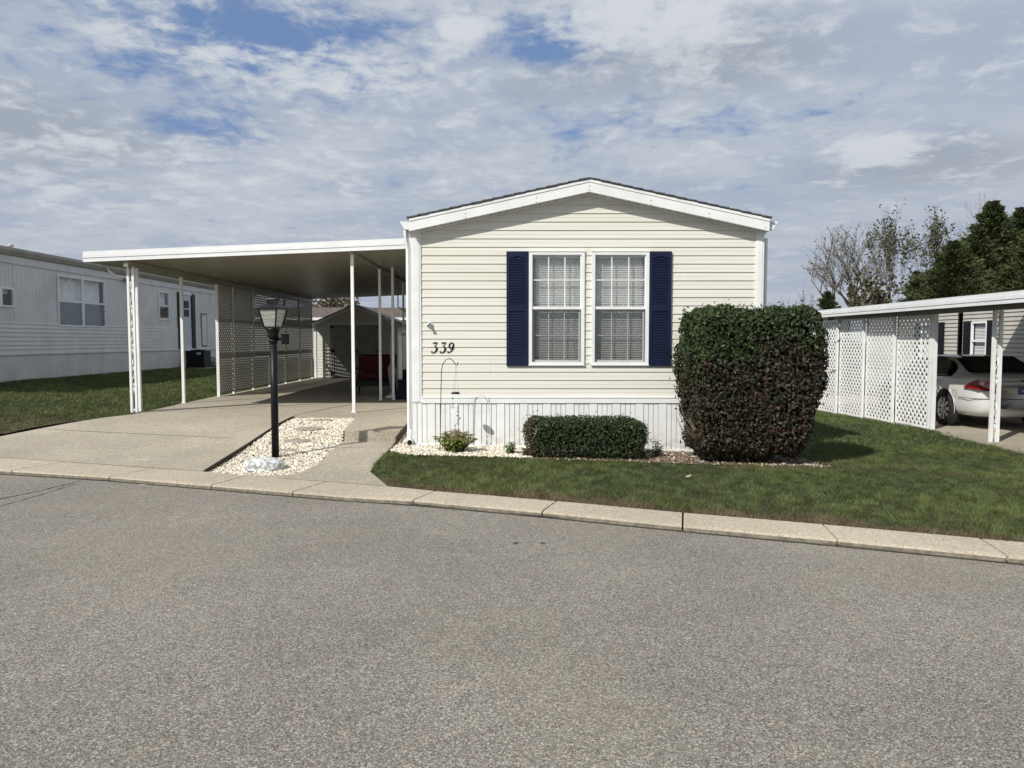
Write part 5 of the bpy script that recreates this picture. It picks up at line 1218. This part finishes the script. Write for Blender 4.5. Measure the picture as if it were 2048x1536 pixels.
mb = MB(); mb.prism([(RXW-.06, 9.6, 2.78), (RXW+2.3, 9.6, 3.12), (RXW+4.7, 9.6, 2.78), (RXW+4.7, 9.6, 2.71), (RXW-.06, 9.6, 2.71)], (0, 18.1, 0)); mb.build('roof', M['shingle'], rh)
for o in ro: side_window(rh, RXW-.035, o[0], o[1], o[2], o[3], face=-1, bl=True)
for a, b in ((22.55, 22.88), (21.22, 21.56), (20.16, 20.49), (23.82, 24.15)):
    mb = MB(); mb.box(RXW-.065, RXW-.03, a, b, 1.05, 2.15)
    for k in range(22): zz = 1.1+k*.046; mb.box(RXW-.072, RXW-.065, a+.05, b-.05, zz, zz+.026)
    mb.build('shutter', M['black'], rh)
# ================================================================ silver sedan
car = thing('parked_car', 'silver-white sedan parked nose-in under the carport at the right edge, seen from behind', 'car', (9.62, 16.0, -.09))
CP = mat('silver_white_paint', (.62,.62,.60), .22, None, spec=.6, coat=.6); CG = mat('car_glass', (.008,.010,.012), .05, spec=.8); CB = mat('black_rubber', (.012,.012,.012), .8)
TH = math.radians(4); GC = -.09
def cw(x, y, z):            # car space: x lateral from centreline (left negative), y from rear bumper forwards
    c_, s_ = math.cos(TH), math.sin(TH); X = x*c_+y*s_*1.0; Y = -x*s_+y*c_
    return (9.52+X, 13.83+Y, GC+(z if z < .7 else .7+(z-.7)*.93))
# side profile stations: y, half width, bottom, mid z, belt z, roof z, roof half width, top z (centre)
ST_ = [(0.00,.60,.42,.58,.80,.83,.50,.84), (.06,.76,.30,.60,.93,.97,.58,.985), (.18,.84,.24,.62,1.00,1.03,.64,1.045), (.45,.895,.22,.64,1.02,1.05,.70,1.075), (.72,.91,.21,.65,1.01,1.075,.70,1.10), (1.05,.915,.21,.65,1.00,1.23,.62,1.27), (1.45,.915,.20,.65,.985,1.38,.57,1.415), (2.0,.92,.20,.65,.965,1.43,.56,1.465), (2.7,.92,.20,.65,.94,1.42,.56,1.46), (3.2,.915,.20,.64,.93,1.30,.58,1.34), (3.75,.91,.20,.64,.93,1.00,.66,1.02), (4.4,.87,.21,.60,.84,.88,.62,.90), (4.7,.78,.25,.55,.74,.77,.52,.79), (4.82,.62,.34,.50,.62,.66,.40,.68)]
mb = MB(); rows = []
for (y, hw_, zb, zm, zbelt, zr, rw, zt) in ST_:
    half_ = [(0, zb), (hw_*.88, zb), (hw_*.985, zb+.10), (hw_, zm), (hw_*.965, zbelt-.06), (hw_*.92, zbelt), (lerp(hw_*.92, rw, .9), lerp(zbelt, zr, .86)), (rw, zr), (rw*.55, zt-.008), (0, zt)]
    rows.append([cw(-x, y, z) for x, z in half_]+[cw(x, y, z) for x, z in half_[::-1][1:]])
k = len(rows[0]); vs = [p for r_ in rows for p in r_]; fb, fg = [], []
for i in range(len(rows)-1):
    for j in range(k-1):
        f = (i*k+j, i*k+j+1, (i+1)*k+j+1, (i+1)*k+j); side = j in (5, k-7)
        ya = ST_[i][0]
        glass_ = (side and 1.0 < ya < 3.4) or (.7 < ya < 1.2 and j in (7,8,9,10) ) or (3.1 < ya < 3.6 and j in (7,8,9,10))
        (fg if glass_ else fb).append(f)
fb += [tuple(range(k)), tuple((len(rows)-1)*k+j for j in range(k))[::-1]]
mb.add(vs, fb, 0, True); body = mb.build('body', CP, car)
mb = MB(); mb.add(vs, fg, 0, True); mb.build('glasshouse', CG, car)
md = body.modifiers.new('sub', 'SUBSURF'); md.levels = 1; md.render_levels = 1
# rear window pane and quarter glass set slightly proud
def patch(pts, m, name, parent, off=(0,0,0), th=.01):
    P_ = [Vector(cw(*p)) for p in pts]; n = (P_[1]-P_[0]).cross(P_[2]-P_[0]).normalized(); mb = MB(); mb.prism([p+n*th for p in P_], -n*th*2); return mb.build(name, m, parent)
patch([(-.60,.69,1.10), (.60,.69,1.10), (.50,1.36,1.405), (-.50,1.36,1.405)], CG, 'rear_window', car, th=.022)
patch([(-.855,1.18,1.03), (-.868,2.05,1.0), (-.60,2.0,1.40), (-.62,1.55,1.365), (-.74,1.22,1.22)][::-1], CG, 'quarter_window', car, th=.03)
patch([(-.868,2.15,1.0), (-.868,3.0,.98), (-.66,2.9,1.33), (-.60,2.12,1.40)][::-1], CG, 'side_window', car, th=.03)
# wheels with arches
for yy, xs in ((1.14,-1), (1.14,1), (3.86,-1), (3.86,1)):
    c0 = Vector(cw(xs*.80, yy, .335)); ax = (Vector(cw(xs*1.0, yy, .335))-c0).normalized(); fw_ = Vector((0,0,1)).cross(ax).normalized(); up = Vector((0,0,1))
    def ring(mb, prof, n=28, sm=True, mi=0):
        vs = []
        for r_, d in prof:
            for q_ in range(n): t = 2*math.pi*q_/n; vs.append(c0+ax*d+fw_*r_*math.cos(t)+up*r_*math.sin(t))
        m_ = len(prof); mb.add(vs, [(i*n+q_, i*n+(q_+1)%n, (i+1)*n+(q_+1)%n, (i+1)*n+q_) for i in range(m_-1) for q_ in range(n)], mi, sm)
    a_ = MB(); ring(a_, [(.0,.112), (.395,.112), (.395,.03)]); a_.build('wheel_arch', M['dark'], car)
    w_ = MB(); ring(w_, [(.225,.135), (.25,.142), (.31,.14), (.333,.122), (.335,.0), (.333,-.08), (.225,-.09)]); tyre = None
    tyre = w_.build('wheel', CB, car)
    r_ = MB(); ring(r_, [(.228,.136), (.222,.128), (.205,.10), (.20,.06)]); ring(r_, [(.05,.138), (.045,.142), (.0,.143)])
    for q_ in range(9):
        t = 2*math.pi*q_/9; dr_ = fw_*math.cos(t)+up*math.sin(t); tn = fw_*-math.sin(t)+up*math.cos(t)
        v = [c0+ax*.128+dr_*.03-tn*.016, c0+ax*.128+dr_*.03+tn*.016, c0+ax*.132+dr_*.215+tn*.036, c0+ax*.132+dr_*.215-tn*.036]; v2 = [p-ax*.03 for p in v]
        r_.add(v+v2, [(0,1,2,3), (0,4,5,1), (1,5,6,2), (2,6,7,3), (3,7,4,0)])
    r_.build('rim', mat('alloy_rim_%d' % (yy*10+xs), (.62,.62,.60), .22, metal=.9), tyre)
    r_ = MB(); ring(r_, [(.2,.055), (.0,.055)]); r_.build('brake_disc', M['dark'], tyre)
    l_ = MB(); arc = []
    for q_ in range(19): t = math.radians(-12+204*q_/18); arc.append(c0+ax*.11+fw_*.40*math.cos(t)+up*.40*math.sin(t))
    l_.tube(arc, .006, 6); l_.build('arch_lip', CP, car)
# tail lamps, bumper lines, plate
RL = mat('red_tail_lamp', (.20,.006,.006), .15, spec=.7, coat=.7); WL_ = mat('clear_lamp', (.62,.50,.50), .15)
for s in (-1, 1):
    mb = MB(); P_ = [(s*.895,.46,.80), (s*.885,.30,.90), (s*.80,.15,.985), (s*.66,.07,.975), (s*.55,.035,.93), (s*.58,.02,.76), (s*.70,.035,.755), (s*.83,.10,.78)]
    V_ = [Vector(cw(*p)) for p in P_]; o_ = Vector(cw(s*.2, .9, .85)); out = [p+(p-o_).normalized()*.022 for p in V_]; cc_ = sum(out, Vector())/8+(sum(out, Vector())/8-o_).normalized()*.055
    mb.add(out+[cc_]+[p-(p-o_).normalized()*.05 for p in V_], [(i, (i+1)%8, 8) for i in range(8)]+[(i, 9+i, 9+(i+1)%8, (i+1)%8) for i in range(8)], 0, False)
    tl = mb.build('tail_lamp', RL, car)
    q_ = cc_+Vector((0, -.012, .03)); mb = MB(); mb.add([q_+Vector((-.05*1, -.002, 0)), q_+Vector((.03, -.014, -.03)), q_+Vector((.06, -.014, .02)), q_+Vector((.02, -.010, .04))], [(0,1,2,3)]); mb.build('reversing_lens', WL_, tl)
mb = MB()
for z in (.60,): mb.tube([cw(-.92,.62,z), cw(-.90,.3,z), cw(-.80,.10,z-.0), cw(-.62,-.008,z), cw(0,-.014,z), cw(.62,-.008,z)], .006, 5)
mb.tube([cw(-.54,-.0,.93), cw(-.55,-.012,.62)], .005, 5); mb.tube([cw(-.54,.0,.94), cw(0,-.0,.95), cw(.54,.0,.94)], .006, 5)
mb.build('panel_gap', M['dark'], car)
patch([(-.16,-.018,.84), (.16,-.018,.84), (.16,-.010,.69), (-.16,-.010,.69)], mat('plate_blue', (.05,.07,.16), .4), 'number_plate', car, th=.008)
mb = MB(); b0 = Vector(cw(-.11,-.036,.80)); ux = (Vector(cw(1,-.036,.8))-Vector(cw(0,-.036,.8))).normalized()
for i, ch_ in enumerate('HR2220'):
    segs = {'H':[(0,0,0,1),(1,0,1,1),(0,.5,1,.5)], 'R':[(0,0,0,1),(0,1,1,1),(1,1,1,.5),(0,.5,1,.5),(.4,.5,1,0)], '2':[(0,1,1,1),(1,1,1,.5),(1,.5,0,.5),(0,.5,0,0),(0,0,1,0)], '0':[(0,0,0,1),(0,1,1,1),(1,1,1,0),(1,0,0,0)]}[ch_]
    for (u0,v0,u1,v1) in segs: mb.bar(b0+ux*(i*.038+u0*.024)+Vector((0,0,v0*.05-.055)), b0+ux*(i*.038+u1*.024)+Vector((0,0,v1*.05-.055)), .006, .003, (0,-1,0))
mb.build('plate_characters', mat('plate_white', (.7,.72,.75), .5), car)
mb = MB(); mb.box(*(lambda a, b: (min(a[0],b[0]), max(a[0],b[0]), min(a[1],b[1]), max(a[1],b[1]), min(a[2],b[2]), max(a[2],b[2])))(cw(-.10,.01,.955), cw(.10,-.03,.975))); mb.build('boot_handle', M['black'], car)
mb = MB(); mb.tube([cw(-.925,2.42,.88), cw(-.945,2.38,.885), cw(-.945,2.25,.885), cw(-.925,2.2,.88)], .013, 6); mb.tube([cw(-.92,1.62,.90), cw(-.94,1.6,.905), cw(-.94,1.45,.905), cw(-.92,1.42,.90)], .013, 6); mb.build('door_handle', CP, car)
mb = MB(); mb.tube([cw(-.919,1.62,.95), cw(-.928,1.60,.6), cw(-.926,1.75,.3)], .004, 4); mb.tube([cw(-.922,.68,.74), cw(-.925,.80,.74), cw(-.925,.80,.62), cw(-.922,.68,.62), cw(-.922,.68,.74)], .003, 4); mb.build('door_gap', M['grey'], car)

# ================================================================ home far behind the shed
fh = thing('distant_home', 'brown-roofed home with white gutter seen beyond the shed', 'house', (-9, 50, .3))
mb = MB(); za, zb_2 = 2.95, 3.72
mb.add([(-22,45,za), (-3,45,za), (-3,48.5,zb_2), (-22,48.5,zb_2), (-22,52,za), (-3,52,za)], [(0,1,2,3), (3,2,5,4)]); 
for k in range(14): 
    t = k/14; mb.box(-22, -3, 45+3.5*t-.02, 45+3.5*t, za+(zb_2-za)*t, za+(zb_2-za)*t+.03)
mb.build('roof', mat('brown_shingle', (.19,.16,.14), .9, (.13,.11,.10), 4), fh)
mb = MB(); mb.box(-22, -3, 44.9, 45, za-.14, za+.02); mb.build('gutter', M['white2'], fh)
mb = MB(); mb.box(-21.8, -3.2, 45.3, 51.7, .1, za); mb.build('wall', mat('distant_vinyl', (.35,.36,.37), .6), fh)
for x in (-11.2, -7.4): mb = MB(); mb.box(x, x+1, 45.24, 45.3, 1.2, 2.4); mb.build('window', M['dark'], fh)

# ================================================================ trees
def limb_tree(name, label, base, H, spread, nleaf, pal, seed, levels=5, lean=0, lsize=.09, fan=.5, cat='tree', group=None, trunk_r=.16, first=.16, up=.35):
    r = random.Random(seed); root = thing(name, label, cat, base, group); tb = MB(); bb = MB(); tips = []
    def grow(p, d, L_, rad, lv):
        n = 3; pts = [p]; q = Vector(p); dd = Vector(d)
        for k in range(n):
            dd = (dd+Vector((r.gauss(0,.10), r.gauss(0,.10), up*.12+r.gauss(0,.05)))).normalized(); q = q+dd*L_/n; pts.append(q.copy())
            if lv >= 2: tips.append((q.copy(), lv))
        rr = [rad, rad*.88, rad*.76, rad*.64]
        (tb if lv == 0 else bb).tube(pts, rr, 6 if lv < 2 else 3, cap=False)
        if lv >= levels: return
        m_ = 5 if lv == 0 else r.choice((3,3,3,2))
        for k in range(m_):
            src = pts[r.choice((1,2,3))] if (lv > 0 and k > 0) else pts[-1 if k < 2 else 2]
            an = r.uniform(0, 6.28); side = Vector((math.cos(an), math.sin(an)*.8, r.uniform(-.1,.35))); nd = (dd*(1-fan)+side*fan*r.uniform(.7,1.2)).normalized()
            grow(src, nd, L_*r.uniform(.66,.86), rad*r.uniform(.5,.64), lv+1)
    grow(Vector(base), Vector((lean,0,1)), H*first, trunk_r, 0)
    # a real tree of height H: rescale uniformly about its base
    allv = tb.v+bb.v; zmax = float(np.percentile([v[2] for v in allv], 99.3))-base[2]; k = H/zmax; kx = spread/max(.1, float(np.percentile([abs(v[0]-base[0]) for v in allv], 97)))
    T = lambda v: (base[0]+(v[0]-base[0])*kx, base[1]+(v[1]-base[1])*kx, base[2]+(v[2]-base[2])*k)
    tb.v = [T(v) for v in tb.v]; bb.v = [T(v) for v in bb.v]; tb.build('trunk', M['bark'], root); bb.build('branches', M['bark'], root)
    if nleaf:
        tp = np.array([T(t[0]) for t in tips]); i = rng.integers(0, len(tp), nleaf); cl = rng.uniform(0,1,len(tp)); w_ = cl[i] > .35
        q = tp[i][w_]+rng.normal(0, H*.008, (w_.sum(),3)); C = np.array(pal)[rng.integers(0, len(pal), len(q))]*rng.uniform(.6,1.4,(len(q),1))
        co, idx, cc = leaves(q, rand_unit(len(q)), rng.uniform(.6,1.4,len(q))*lsize, C, ratio=.7); fast_mesh('leaves', co, 4, idx, cc, M['leaf'], root)
    return root
def base_at(px, Y): return ((px-1024)/1500*Y, Y, -.1)
P1 = ((.13,.12,.06), (.16,.13,.06), (.10,.11,.055)); P2 = ((.07,.085,.035), (.09,.10,.05), (.12,.11,.05))
H_ = lambda py, Y: (681-py)/1500*Y+1.6+.1
limb_tree('bare_tree', 'wide nearly bare tree with fanned grey branches, leftmost beyond the lattice carport', base_at(1693,52), H_(452,52), 3.0, 2200, P1, 21, levels=6, fan=.50, lsize=.06, trunk_r=.14, first=.16)
limb_tree('leafy_tree', 'tall thin tree with sparse green leaves between the bare tree and the evergreens', base_at(1789,54), H_(417,54), 1.9, 2400, P2, 33, levels=6, fan=.34, lsize=.085, trunk_r=.12, first=.26)
limb_tree('leafy_tree', 'loose-leaved tree standing close against the left side of the evergreens', base_at(1868,56), H_(420,56), 2.0, 3000, P2, 45, levels=6, fan=.34, lsize=.085, trunk_r=.12, first=.26)
limb_tree('bare_tree', 'thin bare sapling low at the far left of the tree line', base_at(1597,60), H_(575,60), 1.3, 120, P1, 52, levels=4, fan=.4, lsize=.07, trunk_r=.05)
limb_tree('bare_tree', 'bare treetop poking up behind the evergreens near the right edge', base_at(1985,64), H_(396,64), 2.8, 200, P1, 58, levels=5, fan=.35, lsize=.07, trunk_r=.10)
limb_tree('bushy_tree', 'low olive tree filling the gap between the bare tree and the evergreens', base_at(1760,50), H_(545,50), 1.9, 2600, ((.11,.10,.05), (.14,.12,.055), (.07,.08,.03)), 61, levels=5, fan=.5, lsize=.10, trunk_r=.08)
for px, lab, sd in ((660, 'rusty autumn treetop showing above the distant roof, left of the white post', 71), (690, 'olive autumn treetop above the distant roof, right beside the white post', 77)):
    limb_tree('autumn_tree', lab, ((px-1024)/1500*70, 70, 0), H_(596 if sd == 77 else 588, 70), 2.6, 3500, ((.20,.09,.05), (.15,.10,.05), (.10,.10,.045)) if sd == 71 else P1, sd, levels=5, fan=.5, lsize=.13)
def sprays(pos, d, size, colr):
    n = len(pos); d = d/np.linalg.norm(d, axis=1)[:,None]; b = np.cross(d, rand_unit(n)); b /= np.linalg.norm(b, axis=1)[:,None]; s = size[:,None]*1.5
    co = np.empty((n,4,3)); co[:,0] = pos-d*s*.6; co[:,1] = pos+b*s*.30; co[:,2] = pos+d*s; co[:,3] = pos-b*s*.30
    return co.reshape(-1,3), np.arange(4*n), np.repeat(colr, 4, axis=0)
def conifer(name, label, base, H, R, n, seed, pal=((.044,.066,.027), (.064,.083,.032), (.095,.102,.038)), top=.05, group=None, squat=1.0):
    r = random.Random(seed); root = thing(name, label, 'tree', base, group); tb = MB(); tb.tube([base, (base[0], base[1], base[2]+H*.96)], [.16*H/8, .02], 7); tb.build('trunk', M['bark'], root)
    n = int(n*1.6); bb = MB(); P_, S_, C_, N_ = [], [], [], []
    nb = int(n/60)
    for k in range(nb):
        t = r.random()**.8; z = lerp(.08, .97, t)*H; an = r.uniform(0, 6.283); L_ = R*((1-t)**.95*.95+.04+top*(1-t))*r.uniform(.5,1.22); rise_ = r.uniform(.05,.30)+.5*t
        p0 = Vector((base[0], base[1], base[2]+z)); d = Vector((math.cos(an), math.sin(an), rise_)).normalized(); L_ *= 1+.25*math.sin(k*.7+z*2.3); p1 = p0+d*L_; 
        bb.tube([p0, p0+d*L_*.5+Vector((0,0,-L_*.03)), p1], [.035,.02,.006], 4, cap=False)
        tone = r.uniform(.65,1.3)
        for j in range(60):
            u = (.30+.72*r.random()**.7); c_ = p0+d*L_*u; wd = L_*.18*(1.15-u)+.05
            P_.append((c_.x+r.gauss(0,wd), c_.y+r.gauss(0,wd), c_.z+r.gauss(0,wd*.38)-.02)); S_.append(r.uniform(.045,.105)*(H/9)**.5); N_.append((d.x*.8+r.gauss(0,.25), d.y*.8+r.gauss(0,.25), d.z*.5+r.uniform(-.1,.5))); q_ = pal[r.randrange(len(pal))]; v = tone*r.uniform(.6,1.35); C_.append((q_[0]*v, q_[1]*v, q_[2]*v))
    bb.build('branches', M['bark'], root)
    co, idx, cc = sprays(np.array(P_), np.array(N_), np.array(S_), np.array(C_)); fast_mesh('needles', co, 4, idx, cc, M['needle'], root)
    return root
conifer('evergreen_tree', 'tallest dark evergreen with a ragged pointed top right of the leafy trees', base_at(1975,44), H_(400,44), 3.7, 42000, 5)
conifer('evergreen_tree', 'dark evergreen filling the right edge of the photo behind the carport roof', base_at(2075,41), H_(425,41), 3.2, 36000, 6)
conifer('evergreen_tree', 'broad shorter evergreen in front of and left of the tallest one', base_at(1900,40), H_(480,40), 3.1, 40000, 8)
conifer('evergreen_tree', 'bushy evergreen filling the notch between the tallest and the broad one', base_at(1948,42), H_(452,42), 2.9, 26000, 19)
conifer('evergreen_tree', 'small dark evergreen lowest and leftmost of the evergreen row', base_at(1828,42), H_(540,42), 1.7, 14000, 9)
conifer('evergreen_tree', 'evergreen with two ragged tips beyond the tallest evergreen', base_at(2030,47), H_(412,47), 3.0, 26000, 12)
conifer('evergreen_shrub', 'dark rounded evergreen shrub under the bare tree just right of the tall hedge', base_at(1652,46), H_(580,46), 1.35, 8000, 14, top=.6)

# small things lying on the ground
def flake(c, s, an, m, label):
    mb = MB(); ca, sa = math.cos(an), math.sin(an); pts = [(-1,0,0), (-.3,.4,.25), (.6,.35,.2), (1,0,.5), (.5,-.35,.2), (-.4,-.38,.1)]
    mb.add([(c[0]+(x*ca-y*sa)*s, c[1]+(x*sa+y*ca)*s, c[2]+z*s*.5) for x, y, z in pts], [(0,1,2,3,4,5)]); return tag(mb.build('fallen_leaf', m, origin=c), label, 'leaf')
DRY = mat('dry_leaf', (.42,.36,.27), .9, (.30,.25,.18), 30)
flake(U(1031,1086,.005), .026, .2, M['dark'], 'small dark curled leaf on the asphalt, left of two below the kerb'); flake(U(1086,1086,.005), .024, .1, M['dark'], 'small dark curled leaf on the asphalt, right of two below the kerb'); flake(U(284,970,.04), .04, .2, DRY, 'small pale leaf caught at the kerb edge in front of the driveway')
flake(U(1377,953,.12), .06, .9, DRY, 'pale dry leaf standing in the front grass below the tall hedge'); 
EV = 'evergreens behind the right-hand carport'
for o in bpy.data.objects:
    if o.parent is None and o.name.startswith('evergreen_tree'): o['group'] = EV
    if o.parent is None and o.name.startswith(('leafy_tree', 'bare_tree')): o['group'] = 'sparse trees left of the evergreens'
    if o.parent is None and o.name.startswith('sedum_plant'): o['group'] = 'sedums in the front bed'
    if o.parent is None and o.name.startswith('bed_edging'): o['group'] = 'edging strips round the beds'
    if '_base' in o: del o['_base']
    if o.type == 'MESH' and o.data.name != o.name: pass
